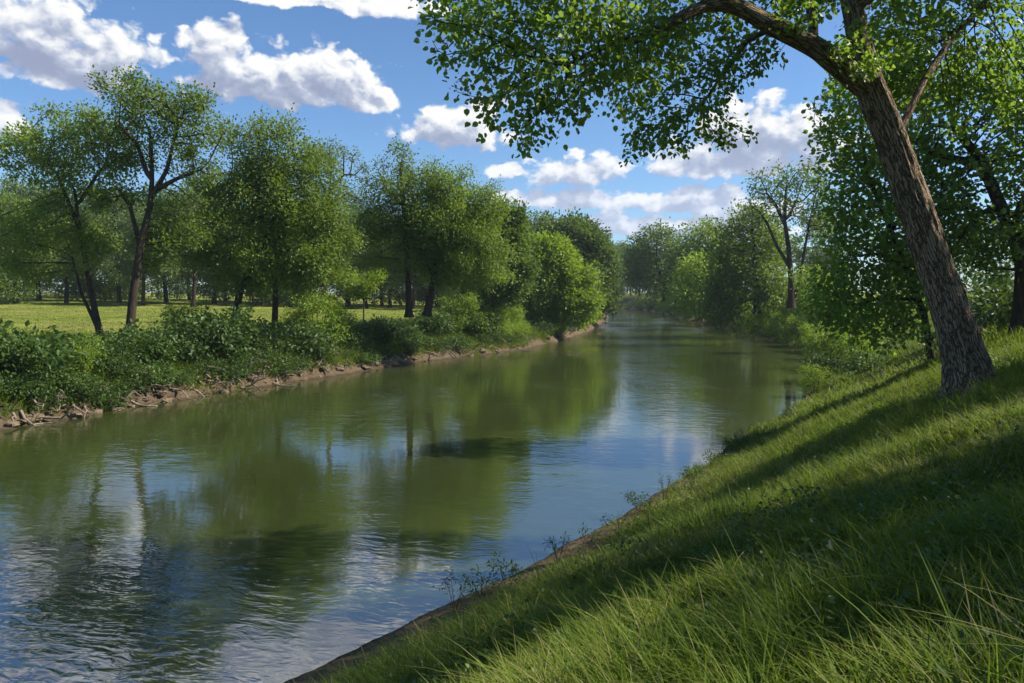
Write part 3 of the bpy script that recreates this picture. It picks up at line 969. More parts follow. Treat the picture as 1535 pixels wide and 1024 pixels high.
    tone = np.clip(0.2 * np.repeat(rng.random(len(tips)), nl) + 0.65 * rng.random(n) + 0.1, 0, 1)
    mk('crown', lv - base, lq, L_NEAR, {'tone': np.repeat(tone, k)}, smooth=False, parent=e)
    print('foreground leaves', n, 'nodes', len(Pn))


foreground_tree()


# ------------------------------------------------------------------ woodland prototypes and copies
def proto_tree(kind, seed, label):
    """a woodland tree standing at the origin, about 17 m tall"""
    global rng
    rng = np.random.default_rng(seed)
    H = 17
    lean = rng.normal(size=2) * 0.6
    top = np.array([lean[0], lean[1], H * 0.72])
    paths = [([(0, 0, -0.2), (lean[0] * 0.3, lean[1] * 0.3, H * 0.25), (lean[0] * 0.5, lean[1] * 0.2, H * 0.5), tuple(top)], [0.30, 0.25, 0.18, 0.08])]
    blobs = []
    for k in range(13):
        a = rng.random() * 6.28
        h = rng.uniform(0.34, 0.93) if kind in ('pale',) else (rng.uniform(0.10, 0.9) if kind == 'full' else rng.uniform(0.22, 0.93))
        rad = rng.uniform(1.2, 3.6) * math.sqrt(max(0.15, 1 - ((h - 0.55) / 0.5) ** 2))
        s_ = rng.uniform(1.5, 2.5)
        blobs.append(((math.cos(a) * rad, math.sin(a) * rad, H * h), (s_, s_, s_ * 0.75)))
    m = {'full': L_MID, 'dark': L_DARK, 'pale': L_PALE, 'yel': L_YEL}[kind]
    return make_tree('tree', label, (0, 0, 0), paths, blobs, m, M_BARK, 0.3, n_clump=190, per=11, spread=0.55, D=0.5, kill=0.7, nleaf=24, leaf=0.36, lspread=0.40, sides=5)


rng = np.random.default_rng(40)
G_BACK = 'trees of the wood behind the meadow'
LB_BACK = 'tall leafy tree in the dense wood closing off the meadow'
protos = [proto_tree('full', 11, LB_BACK), proto_tree('dark', 12, LB_BACK), proto_tree('pale', 13, LB_BACK), proto_tree('full', 14, LB_BACK), proto_tree('dark', 15, LB_BACK)]
used = [False] * len(protos)
rng = np.random.default_rng(41)


def place(k, x, y, h, label, group, z=None):
    s = h / 17.0
    loc = (x, y, (gz(x, y) if z is None else z) - 0.1)
    rz = random.random() * 6.28
    if not used[k]:
        used[k] = True
        o = protos[k]
        o.location = loc
        o.rotation_euler = (0, 0, rz)
        o.scale = (s, s, s)
        o['label'] = label
        o['group'] = group
        return o
    return copy_tree(protos[k], loc, rz, s, label, group)


def wzone(px):
    for lim, t in ((100, 'seen left of the forked tree'), (215, 'seen behind the two tall left trees'), (330, 'between the tallest and round trees'), (450, 'seen behind the round tree'),
                   (580, 'seen behind the lone sapling'), (700, 'seen behind the middle pair of trees'), (2000, 'seen right of the middle pair of trees')):
        if px < lim:
            return t


def woods():
    # px, Y, top py -> height
    def h_for(x, y, px, py):
        return at(px, py, y)[2] - gz(x, y)
    rows = [(-120, 85, 250), (-70, 95, 240), (-20, 100, 262), (25, 92, 272), (60, 108, 262), (100, 98, 285), (140, 112, 262), (180, 104, 272), (215, 96, 300), (250, 108, 270), (290, 98, 262), (322, 112, 268), (355, 106, 290),
            (395, 112, 300), (435, 106, 295), (455, 118, 300), (490, 108, 325), (520, 116, 300), (550, 108, 318), (585, 116, 300), (620, 108, 310), (655, 118, 320), (690, 110, 318), (725, 118, 330), (755, 104, 340), (785, 120, 352), (815, 128, 362)]
    for i, (px, Y, py) in enumerate(rows):
        x = (px - 767.5) / F * Y
        wz = wzone(px)
        place([2, 1, 2, 3, 2, 4, 0, 2][i % 8], x, Y, h_for(x, Y, px, py), 'leafy front tree of the meadow wood, ' + wz, G_BACK + ', front, ' + wz)
    for i in range(22):
        px = -140 + i * 47 + random.uniform(-10, 10)
        Y = 130 + random.uniform(-6, 8)
        x = (px - 767.5) / F * Y
        if bank_d(np.array([x]), np.array([Y]))[0][0] < 8:
            continue
        place([1, 4, 0, 1, 3][i % 5], x, Y, h_for(x, Y, px, 312 + random.uniform(-12, 14)), 'dark tree deep in the meadow wood, ' + wzone(px), G_BACK + ', back, ' + wzone(px))
    # beyond the bend
    LBF = 'distant dark tree closing the view where the river bends away'
    for (px, Y, py) in [(845, 175, 372), (880, 185, 372), (905, 260, 378), (918, 285, 372), (932, 300, 368), (945, 270, 372), (958, 240, 366), (972, 262, 376), (925, 330, 366), (940, 345, 368), (900, 320, 370), (952, 330, 364), (915, 380, 362)]:
        x = (px - 767.5) / F * Y
        if min(np.abs(bank_d(np.array([x]), np.array([Y])))) .item() < 0:
            continue
        place([1, 4][int(px) % 2], x, Y, h_for(x, Y, px, py), LBF, 'distant trees at the river bend')
    LBR = 'tree in the wood filling the far right bank behind the front row'
    for i, (px, Y, py) in enumerate([(1000, 200, 350), (1020, 175, 352), (1045, 165, 345), (1025, 150, 360), (1080, 140, 340), (1100, 130, 335), (1120, 120, 340), (1150, 110, 330), (1160, 125, 322), (1190, 112, 335), (1222, 105, 330), (1235, 118, 320),
                                     (1260, 95, 330), (1290, 88, 320), (1320, 95, 300), (1355, 80, 300), (1390, 88, 290), (1430, 70, 285), (1470, 64, 260), (1515, 58, 250), (1560, 60, 240), (1610, 55, 230), (1250, 75, 350), (1400, 62, 330), (1480, 48, 300), (1540, 42, 300), (980, 215, 365)]):
        x = (px - 767.5) / F * Y
        dr = bank_d(np.array([x]), np.array([Y]))[1][0]
        if dr < (30 if 45 < Y < 112 else 12):
            continue
        place([0, 3, 2, 1, 0, 4][i % 6], x, Y, h_for(x, Y, px, py), LBR, 'trees of the wood on the far right bank')
    # shade trees on the right bank, just outside the frame, that throw the dappled shade on the slope


woods()


def far_wood():
    """understorey and deep wood behind the single trees, which reads as one dark mass"""
    global rng
    rng = np.random.default_rng(55)
    P, S = [], []
    lines = [([(-150, 118), (-110, 120), (-60, 122), (-20, 124), (-2, 122)], 9.0, 700), ([(-160, 150), (-80, 152), (-10, 150), (6, 165)], 13, 600),
             ([(8, 190), (6, 230), (-20, 275), (-60, 300)], 9, 420),
             ([(60, 130), (48, 170), (52, 215), (50, 262), (34, 300), (-10, 350)], 10, 900), ([(60, 400), (20, 395), (-60, 390)], 16, 300),
             ([(68, 80), (70, 100), (68, 130)], 9.0, 330), ([(56, 46), (62, 60), (68, 80)], 7, 200), ([(60, 60), (90, 60), (130, 40)], 9.0, 300)]
    for pts, h, n in lines:
        pts = np.array(pts, float)
        L = np.concatenate([[0], np.cumsum(np.linalg.norm(np.diff(pts, axis=0), axis=1))])
        u = rng.random(n) * L[-1]
        x = np.interp(u, L, pts[:, 0]) + rng.normal(size=n) * 2.2
        y = np.interp(u, L, pts[:, 1]) + rng.normal(size=n) * 2.2
        z = ground(x, y) + h * rng.random(n) ** 0.8 * (0.75 + 0.5 * vnoise(u * 0.25, u * 0))
        k = 60
        c = np.repeat(np.stack([x, y, z], 1), k, 0) + blob_rand(n * k) * (rng.random((n * k, 1)) ** 0.5) * np.array([1.5, 1.5, 1.1])
        P.append(c)
        S.append(np.full(len(c), 0.42 if y.mean() < 140 else 0.6) * (0.6 + 0.7 * rng.random(len(c))))
    P, S = np.vstack(P), np.concatenate(S)
    n = len(P)
    v, q, k = leaves(P, rng.normal(size=(n, 3)), rng.normal(size=(n, 3)) * 0.6 + np.array([0, 0, 0.6]), S, LEAF_B)
    o = mk('far_wood', v, q, L_DARK, {'tone': np.repeat(np.clip(rng.random(n) * 0.8, 0, 1), k)}, smooth=False)
    tag(o, 'dark undergrowth and deep wood behind the rows of far trees', 'wood', kind='stuff')


far_wood()


def shade_trees():  # trees outside the frame, added to throw shade on the slope
    for (x, y, h, k) in [(11.6, 5.6, 8.5, 3), (9.5, 0.2, 8.0, 0), (18, 12.5, 11, 2), (16.5, 4, 11, 0), (10.6, 3.0, 7.5, 2)]:
        place(k, x, y, h, 'unseen leafy tree beyond the right edge, added to shade the slope', 'shade trees on the right bank')


shade_trees()


# ------------------------------------------------------------------ shrubs
def proto_shrub(name, seed, kind, label):
    global rng
    keep = rng
    rng = np.random.default_rng(seed)
    paths = []
    blobs = []
    ns = 5
    for k in range(ns):
        a = k / ns * 6.28 + rng.random()
        o = 0.12
        ht = {'round': 0.9, 'upright': 1.5, 'low': 0.45, 'big': 3.0}[kind] * rng.uniform(0.8, 1.2)
        sp = {'round': 0.55, 'upright': 0.35, 'low': 0.7, 'big': 1.1}[kind]
        p0 = (math.cos(a) * o, math.sin(a) * o, -0.1)
        p1 = (math.cos(a) * sp, math.sin(a) * sp, ht)
        paths.append(([p0 if k else (0, 0, -0.1), p1], [0.028, 0.014]))
        if kind == 'round':
            blobs.append(((p1[0] * 1.2, p1[1] * 1.2, 0.75 * ht), (0.62, 0.62, 0.55)))
        elif kind == 'upright':
            blobs.append(((p1[0], p1[1], ht * 0.8), (0.42, 0.42, 0.75)))
        elif kind == 'big':
            blobs.append(((p1[0], p1[1], ht * 0.75), (0.85, 0.85, 0.75)))
            blobs.append(((p1[0] * 1.5, p1[1] * 1.5, ht * 0.33), (0.9, 0.9, 0.7)))
        else:
            blobs.append(((p1[0] * 1.3, p1[1] * 1.3, 0.35), (0.65, 0.65, 0.32)))
    blobs.append(((0, 0, 0.6), (0.6, 0.6, 0.5)))
    m = {'round': L_BUSH, 'upright': L_YEL, 'low': L_BUSH, 'big': L_YEL}[kind]
    if kind == 'big':
        e = make_tree(name, label, (0, 0, 0), paths, blobs, m, M_BARK, 0.05, n_clump=150, per=9, spread=0.25, D=0.22, kill=0.3,
                      leaf=0.24, nleaf=13, lspread=0.17, tmpl=LEAF_C, rtip=0.006, sides=4, cat='shrub', stemname='stems', wmax=2, zmin=0.05)
        rng = keep
        return e
    e = make_tree(name, label, (0, 0, 0), paths, blobs, m, M_BARK, 0.03, n_clump=60, per=8, spread=0.16, D=0.13, kill=0.18,
                  leaf=0.155 if kind != 'upright' else 0.17, nleaf=7, lspread=0.10, tmpl=LEAF_B if kind != 'upright' else LEAF_C, rtip=0.004, sides=4, cat='shrub', stemname='stems', wmax=2, zmin=0.05)
    rng = keep
    return e


sp = {('round', 0): proto_shrub('shrub', 61, 'round', 'x'), ('round', 1): proto_shrub('shrub', 62, 'round', 'x'),
      ('upright', 0): proto_shrub('shrub', 63, 'upright', 'x'), ('upright', 1): proto_shrub('shrub', 64, 'upright', 'x'),
      ('low', 0): proto_shrub('shrub', 65, 'low', 'x'), ('big', 0): proto_shrub('shrub', 66, 'big', 'x'), ('big', 1): proto_shrub('shrub', 67, 'big', 'x')}
sused = set()


def shrub(key, x, y, s, label, group=None):
    loc = (x, y, gz(x, y) - 0.05)
    rz = random.random() * 6.28
    if key not in sused:
        sused.add(key)
        o = sp[key]
        o.location = loc
        o.rotation_euler = (0, 0, rz)
        o.scale = (s, s, s)
        o['label'] = label
        if group:
            o['group'] = group
        return o
    return copy_tree(sp[key], loc, rz, s, label, group)


def zone(px):
    for lim, t in ((60, 'at the left edge of the photo'), (160, 'below the leftmost forked tree'), (240, 'below the tallest tree'), (330, 'below the gap before the round tree'),
                   (440, 'below the round-crowned tree'), (560, 'below the lone sapling'), (680, 'below the middle pair of trees'), (2000, 'toward the bright leaning tree')):
        if px < lim:
            return t


def left_shrubs():
    G = 'dark shrubs of the thicket along the left bank'
    LB = 'dark leafy shrub in the continuous thicket on top of the left bank'
    k = 0
    for px in list(range(-60, 760, 26)):
        for d, sc in ((2.6, 1.25), (5.2, 0.80)):
            pxx = px + random.uniform(-9, 9)
            x, y = bank_at(pxx, d + random.uniform(-0.5, 0.5))
            wz = zone(px)
            shrub([('round', 0), ('round', 1), ('low', 0)][k % 3], x, y, sc * random.choice([0.6, 0.8, 0.95, 1.1, 1.4] if d < 4 else [0.55, 0.7, 0.85, 1.0]), 'dark shrub, %s row of the left thicket, %s' % ('front' if d < 4 else 'back', wz), G + ', ' + wz)
            k += 1
    G2 = 'low shrubs hanging over the eroded left bank'
    LB2 = 'low leafy shrub hanging over the bare eroded edge of the left bank'
    for px in range(-20, 790, 24):
        x, y = bank_at(px + random.uniform(-12, 12), random.uniform(0.45, 1.5))
        shrub(('low', 0) if k % 3 else ('round', 1), x, y, random.uniform(0.5, 0.95), 'low shrub hanging over the bare soil edge, ' + zone(px), G2 + ', ' + zone(px))
        k += 1
    for px, d, sc, key, lb in [
        (478, 3.6, 0.95, ('big', 0), 'bright tall shrub with upright shoots on the left bank before the meadow gap'),
        (515, 3.0, 1.1, ('upright', 1), 'bright smaller shrub right beside the tall upright-shooted one on the left bank'),
        (30, 2.0, 0.95, ('upright', 1), 'light green shrub low at the left edge of the photo, above the bare soil'),
        (120, 1.8, 0.9, ('upright', 0), 'light green spreading shrub below the leftmost forked tree'),
        (265, 6.5, 1.1, ('upright', 1), 'leggy shrub with thin stems standing against the lit meadow, right of the tallest left tree'),
        (300, 6.0, 1.0, ('upright', 0), 'leggy dark-stemmed shrub left of the round-crowned leaning tree'),
        (690, 3.4, 0.95, ('big', 1), 'tall bright shrub under the full-crowned middle tree'),
        (735, 2.2, 0.8, ('big', 0), 'bright shrub spilling to the water right of the middle pair'),
        (715, 5.0, 2.0, ('round', 0), 'big round shrub behind the bright ones under the middle pair of trees'),
        (765, 1.8, 0.75, ('big', 1), 'yellow-green shrub on the bank just left of the bright leaning tree'),
        (815, 1.2, 1.2, ('low', 0), 'low drooping plant at the foot of the bright yellow-green tree'),
        (850, 1.2, 1.0, ('big', 0), 'yellow-green shrub at the waterline right of the bright leaning tree'),
        (872, 1.2, 1.2, ('big', 1), 'farthest yellow-green shrub of the left bank, at the waterline below the dark tree'),
        (893, 1.8, 2.2, ('round', 0), 'small far shrub at the tip where the left bank bends out of sight'),
    ]:
        x, y = bank_at(px, d)
        shrub(key, x, y, sc, lb)


left_shrubs()


def right_shrubs():
    def edge_pt(Y, d):
        m = (RIGHT[:, 0] > 4) & (RIGHT[:, 1] < 240)
        return float(np.interp(Y, RIGHT[m][:, 1], RIGHT[m][:, 0])) + d * 0.95, Y - d * 0.2
    U0, U1, R0, R1 = ('upright', 0), ('upright', 1), ('round', 0), ('round', 1)
    for Y, d, sc, key, lb in [
        (92, 1.2, 2.6, R1, 'farthest leafy shrub at the right waterline, at the foot of the dense full tree'),
        (84, 1.0, 2.5, U1, 'bright shrub dipping into the water beside the dense full tree'),
        (86, 5.0, 3.2, U0, 'bright tall shrub on the bank just right of the dense full tree'),
        (77, 1.0, 2.3, U0, 'bright waterside shrub directly below the tall airy tree'),
        (78, 5.0, 3.3, U1, 'tallest sunlit shrub of the right bank, in front of the tall airy tree'),
        (70, 1.0, 2.0, U1, 'bright spreading shrub at the water, second from the shaded near ones'),
        (70, 4.2, 2.3, U0, 'yellow-green shrub halfway up the right bank below the small round tree'),
        (63, 0.9, 1.7, U0, 'bright shrub at the water below the small round tree'),
        (62, 3.8, 1.8, R0, 'mid green shrub halfway up the right bank left of the young tree'),
        (56, 0.9, 1.5, U1, 'low bright shrub leaning over the water left of the young tree'),
        (55, 3.2, 1.7, R1, 'round shrub under the outer branches of the young tree'),
        (49, 0.9, 1.3, U0, 'bright shrub at the water under the outer branches of the young tree'),
        (48, 3.0, 1.6, U1, 'leafy shrub up the slope under the young tree'),
        (42, 0.9, 1.05, R0, 'dark shrub at the water where the grass slope begins'),
        (41, 2.6, 1.2, U0, 'shrub with visible stems on the upper edge of the grass slope'),
        (35.5, 0.9, 0.75, U1, 'small shrub nearest the camera at the water beyond the grass slope'),
        (36, 3.2, 0.9, R1, 'small dark shrub in the shade of the young tree'),
        (64, 8.0, 2.0, R0, 'rounded shrub on the grass behind the sunlit waterside row'),
        (98, 4.5, 3.4, R1, 'dark rounded shrub under the dense full tree'),
    ]:
        x, y = edge_pt(Y, max(0.5, d - 0.4))
        if Y > 50:
            key, sc = ('big', int(Y) % 2), sc * 0.40 + (0.12 if d > 2 else 0)
        shrub(key, x, y, sc, lb)
    G = 'far shrubs lining the right waterline'
    LB = 'far shrub lining the waterline of the right bank under the distant trees'
    k = 0
    for Y in (105, 114, 124, 136, 148, 160, 172, 184, 198, 212, 226):
        i = np.argmin(np.abs(RIGHT[:, 1] - Y) + (RIGHT[:, 0] < 0) * 1e3)
        for d in (1.6, 4.5):
            x = np.interp(Y, RIGHT[RIGHT[:, 0] > 5][:22 + 60, 1], RIGHT[RIGHT[:, 0] > 5][:22 + 60, 0]) + d
            shrub([('big', 0), ('round', 1), ('big', 1)][k % 3], x - 0.6, Y + random.uniform(-2, 2), random.uniform(2.4, 3.0) if k % 3 == 1 else random.uniform(0.9, 1.3), LB, G)
            k += 1
    for px, Y, sc, lb in [(1500, 30, 1.6, 'dark shrub in deep shade at the right edge behind the big trunk'), (1470, 33, 1.4, 'dark shrub in shade just right of the big trunk'),
                          (1545, 26, 1.4, 'shrub cut by the right edge of the photo, beside the forked tree')]:
        x = (px - 767.5) / F * Y
        shrub(('round', 1), x, Y, sc, lb)


right_shrubs()


# ------------------------------------------------------------------ grass and undergrowth
def blades(P, h, w, az, lean, curl, nseg, tw):
    n = len(P)
    t = np.linspace(0, 1, nseg + 1)[None, :]
    hx = h[:, None] * (lean[:, None] * t + curl[:, None] * t * t)
    z = h[:, None] * (t - 0.42 * curl[:, None] * t ** 2.4)
    ww = w[:, None] * np.where(t < 1, (1 - t ** 1.8) * 0.5 + 0.02, 0.02)
    dx, dy = np.cos(az)[:, None], np.sin(az)[:, None]
    sx, sy = np.cos(az + math.pi / 2 + tw)[:, None], np.sin(az + math.pi / 2 + tw)[:, None]
    cx = P[:, 0:1] + dx * hx
    cy = P[:, 1:2] + dy * hx
    cz = P[:, 2:3] + z
    A = np.stack([cx - sx * ww, cy - sy * ww, cz], -1)
    B = np.stack([cx + sx * ww, cy + sy * ww, cz], -1)
    V = np.stack([A, B], 2).reshape(n, -1, 3)
    k = np.arange(n)[:, None] * 2 * (nseg + 1)
    i = np.arange(nseg)[None] * 2
    q = np.stack([k + i, k + i + 1, k + i + 3, k + i + 2], -1).reshape(-1, 4)
    return V.reshape(-1, 3), q, 2 * (nseg + 1)


def grass():
    R = np.random.default_rng(5)
    Vs, Qs, Ts, off = [], [], [], 0

    def batch(n, r0, r1, a0, a1, nseg, hmul, wmul, pw=1.0, side='R', dmin=0.02, dmax=60, straw=False):
        nonlocal off
        u = R.random(n)
        r = (r0 ** (2 - pw) + u * (r1 ** (2 - pw) - r0 ** (2 - pw))) ** (1 / (2 - pw))
        a = np.radians(a0 + (a1 - a0) * R.random(n))
        x, y = r * np.sin(a), r * np.cos(a)
        # pull points together into tufts
        gx, gy = np.round(x / 0.16 + R.normal(size=n) * 0.02), np.round(y / 0.16)
        jx = _perm[(gx.astype(int) * 7 + gy.astype(int) * 3) % 256, (gy.astype(int) * 5) % 256]
        jy = _perm[(gx.astype(int) * 11) % 256, (gy.astype(int) * 13 + gx.astype(int)) % 256]
        pull = np.where(R.random(n) < 0.55, 0.65, 0.0)
        x = x + pull * ((gx + (jx - 0.5) * 0.9) * 0.16 - x)
        y = y + pull * ((gy + (jy - 0.5) * 0.9) * 0.16 - y)
        dl, dr = bank_d(x, y)
        d = dr if side == 'R' else dl
        edge = 0.35 + 1.5 * np.clip((15 - y) / 5, 0, 1) * (side == 'R') + 1.6 * (fbm(x * 0.9, y * 0.9, 3) + 0.05) - 0.45 * np.clip((y - 15) / 4, 0, 1)
        ok = (d > np.maximum(dmin, edge) * (0.6 + 0.8 * R.random(n))) & (d < dmax)
        cl = fbm(x * 0.8 + 4, y * 0.8, 3)
        ok &= R.random(n) < np.clip(0.85 + 1.6 * cl, 0.25, 1)
        x, y, r, d = x[ok], y[ok], r[ok], d[ok]
        jx, jy = jx[ok], jy[ok]
        n = len(x)
        z = ground(x, y)
        cl = fbm(x * 0.6, y * 0.6, 3)
        big = np.clip(0.45 + 2.6 * cl, 0, 1)
        h = hmul * (0.05 + 0.20 * big + 0.13 * jx) * (0.5 + 0.8 * R.random(n)) * np.clip(0.30 + d / 4.0 + 0.45 * np.clip((y - 15) / 5, 0, 1), 0.35, 1)
        w = wmul * (0.006 + 0.005 * R.random(n))
        az = R.random(n) * 6.28
        # hang down the slope towards the water
        az = np.where(R.random(n) < 0.12, math.pi + 0.3 + R.normal(size=n) * 0.6, az)
        lean = 0.10 + 0.45 * R.random(n)
        curl = 0.1 + 1.0 * R.random(n) ** 1.3
        tone = np.clip(0.10 + 0.42 * R.random(n) + 0.26 * jy + 1.1 * fbm(x * 0.7 + 30, y * 0.7, 3), 0, 0.84)
        dry = R.random(n) < np.clip(0.08 + 0.5 * fbm(x * 0.9 + 60, y * 0.9 + 9, 2), 0.015, 0.4)
        dry |= (fbm(x * 0.55 + 11, y * 0.55 + 40, 3) > 0.12) & (R.random(n) < 0.35)
        tone = np.where(dry, 0.86 + 0.14 * R.random(n), tone)
        if straw:
            kp = fbm(x * 0.8 + 7, y * 0.8 + 3, 3) > 0.03
            x, y, z, h, w, az, lean, curl = [q_[kp] for q_ in (x, y, z, h, w, az, lean, curl)]
            n = len(x)
            tone = 0.86 + 0.14 * R.random(n)
        v, q, k = blades(np.stack([x, y, z - 0.01], 1), h, w, az, lean, curl, nseg, R.normal(size=n) * 0.5)
        Vs.append(v); Qs.append(q + off); Ts.append(np.repeat(tone, k)); off += len(v)
        # seed stalks
    batch(230000, 1.6, 9, -52, 55, 4, 1.0, 1.0, pw=0.9)
    batch(60000, 1.6, 12, -52, 55, 3, 0.5, 2.6, pw=0.9)
    batch(26000, 1.6, 10, -52, 55, 6, 1.4, 0.95, pw=0.9)
    batch(9000, 8, 22, -25, 50, 5, 1.5, 1.4, pw=0.9)
    batch(16000, 2, 20, -35, 52, 5, 1.25, 1.0, pw=0.9, straw=True)
    batch(190000, 8, 26, -25, 50, 3, 1.1, 1.7, pw=1.0)
    batch(90000, 24, 75, 12, 48, 2, 1.2, 4.5, pw=1.1)
    o = mk('bank_grass', np.vstack(Vs), np.vstack(Qs), G_MAT, {'tone': np.concatenate(Ts)}, smooth=True)
    tag(o, 'long tangled grass covering the right river bank', 'grass', kind='stuff')
    print('grass faces', len(o.data.polygons))
    # broad-leaved weeds scattered through the grass
    n = 9000
    r = 2 + 22 * R.random(n) ** 1.2
    a = np.radians(-35 + 85 * R.random(n))
    x, y = r * np.sin(a), r * np.cos(a)
    dl, d = bank_d(x, y)
    m = (d > 1.0) & (fbm(x * 0.8 + 80, y * 0.8, 3) > 0.02)
    x, y = x[m], y[m]
    c = np.repeat(np.stack([x, y, ground(x, y)], 1), 9, 0)
    n = len(c)
    hh = np.repeat(0.08 + 0.22 * R.random(len(x)), 9)
    c = c + R.normal(size=(n, 3)) * np.array([0.05, 0.05, 0]) + np.stack([0 * hh, 0 * hh, hh * R.random(n)], 1)
    v, q, k = leaves(c, R.normal(size=(n, 3)) + np.array([0, 0, 0.3]), R.normal(size=(n, 3)) * 0.4 + np.array([0, 0, 1.0]), 0.022 + 0.028 * R.random(n), LEAF_A)
    o = mk('bank_weeds', v, q, L_BUSH, {'tone': np.repeat(np.clip(0.3 + 0.6 * R.random(n), 0, 1), k)})
    tag(o, 'broad-leaved weeds scattered through the grass of the right bank', 'weeds', kind='stuff')
    # undergrowth of the left bank: coarse weeds and grass under the shrubs
    Vs, Qs, Ts, off = [], [], [], 0
    n = 90000
    Y = 14 + (100 - 14) * R.random(n) ** 1.1
    X = np.interp(Y, LEFT[:, 1], LEFT[:, 0]) - R.random(n) ** 1.3 * 11
    dl, dr = bank_d(X, Y)
    ok = (dl > 0.2 + 0.8 * R.random(n) + 2.6 * fbm(X * 0.35, Y * 0.35, 3)) & (dl < 8.5)
    X, Y = X[ok], Y[ok]
    z = ground(X, Y)
    n = len(X)
    v, q, k = blades(np.stack([X, Y, z - 0.02], 1), 0.25 + 0.55 * R.random(n) ** 1.5, 0.03 + 0.04 * R.random(n), R.random(n) * 6.28, 0.2 + 0.6 * R.random(n), 0.2 + 0.9 * R.random(n), 2, R.normal(size=n))
    tone = np.clip(0.55 * R.random(n) + 0.25 + 0.5 * fbm(X * .4, Y * .4, 2), 0, 0.83)
    tone = np.where(R.random(n) < 0.05, 0.95, tone)
    o = mk('undergrowth', v, q, G_MAT, {'tone': np.repeat(tone, k)})
    tag(o, 'coarse weeds and grass growing under the left bank shrubs', 'undergrowth', kind='stuff')
    # meadow grass
    n = 90000
    Y = 38 + (120 - 38) * R.random(n) ** 1.2
    X = (-20 + R.random(n) * 800 - 767) / F * Y
    dl, dr = bank_d(X, Y)
    ok = (dl > 6.5)
    X, Y = X[ok], Y[ok]
    z = ground(X, Y)
    n = len(X)
    v, q, k = blades(np.stack([X, Y, z - 0.02], 1), 0.05 + 0.10 * R.random(n), 0.03 + 0.04 * R.random(n), R.random(n) * 6.28, 0.2 + 0.6 * R.random(n), 0.2 + 0.6 * R.random(n), 2, R.normal(size=n))
    tone = np.clip(0.75 + 0.25 * (R.random(n) - 0.5) + 1.2 * fbm(X * .12, Y * .2, 3), 0, 0.93)
    o = mk('meadow_grass', v, q, G_MAT, {'tone': np.repeat(tone, k)})
    tag(o, 'short sunlit grass of the meadow behind the left bank', 'grass', kind='stuff')


grass()


# ------------------------------------------------------------------ dead branches, clay ledges, waterside weeds
def bank_debris():
    R = np.random.default_rng(77)
    global rng
    rng = np.random.default_rng(78)
    LB = 'pale dead branch lying among roots on the bare soil of the left bank'
    for i in range(64):
        px = 6 + i * 12.2 + R.uniform(-12, 12)
        x, y = bank_at(px, R.uniform(0.1, 1.0))
        b = np.array([x, y, gz(x, y) + 0.06])
        tdir = np.array([R.uniform(0.2, 1), R.uniform(-0.7, 0.2), R.uniform(-0.5, 0.25)])
        L = R.uniform(0.8, 2.2)
        pts = [b]
        for s in range(4):
            pts.append(pts[-1] + unit(tdir + R.normal(size=3) * 0.35) * L / 4)
        for p in pts[1:]:
            p[2] = max(p[2], gz(p[0], p[1]) + 0.03, 0.02)
        rad = [0.06, 0.05, 0.038, 0.025, 0.008]
        paths = [(pts, rad), ([pts[2], pts[2] + unit(tdir + R.normal(size=3)) * L * 0.3], [0.02, 0.006])]
        att = np.array([pts[-1] + R.normal(size=3) * 0.2 for _ in range(5)])
        P, par, w, fix, nch = grow(paths, att, 0.12, 0.15, maxit=10)
        r = radii(P, par, w, fix, 0.045, 0.006)
        v, q = tubes(P, par, w, r, 6, np.ones(len(P), bool))
        o = mk('dead_branch', v - b, q, M_DEAD)
        o.location = b
        tag(o, 'pale dead branch on the waterside soil, ' + zone(px), 'branch', 'dead branches on the eroded left bank, ' + zone(px))
    LC = 'pale lump of crumbled clay at the foot of the left bank'
    me = None
    for i in range(46):
        px = -10 + i * 18.5 + R.uniform(-8, 8)
        x, y = bank_at(px, R.uniform(-0.15, 0.6))
        if i < 4:
            nU, nV = 14, 9
            th, ph = np.meshgrid(np.arange(nU) / nU * 2 * math.pi, np.linspace(0.02, math.pi - 0.02, nV))
            d = np.stack([np.cos(th) * np.sin(ph), np.sin(th) * np.sin(ph), np.cos(ph)], -1)
            rr = 1 + 0.7 * (vnoise(d[..., 0] * 1.8 + i * 9 + 5, d[..., 1] * 1.8 + d[..., 2] * 2 + 7) - 0.5) + 0.4 * (vnoise(d[..., 0] * 4 + i * 5 + 5, d[..., 2] * 4 + d[..., 1] * 3 + 9) - 0.5)
            v = (d * rr[..., None] * np.array([0.42, 0.30, 0.17])).reshape(-1, 3)
            ii = np.arange(nV - 1)[:, None] * nU
            jj = np.arange(nU)[None]
            q = np.stack([ii + jj, ii + nU + jj, ii + nU + (jj + 1) % nU, ii + (jj + 1) % nU], -1).reshape(-1, 4)
            o = mk('clay_lump', v, q, M_CLAY, smooth=False)
            if me is None:
                me = []
            me.append(o)
        else:
            o = me[i % 4].copy()
            COL.objects.link(o)
        s = R.uniform(0.35, 1.0)
        o.location = (x, y, max(0, gz(x, y)) + 0.0)
        o.rotation_euler = (R.normal() * 0.2, R.normal() * 0.2, R.random() * 6.28)
        o.scale = (s, s, s)
        tag(o, 'small pale clay lump at the left waterline, ' + zone(px), 'clay lump', 'clay lumps along the left waterline, ' + zone(px))


bank_debris()


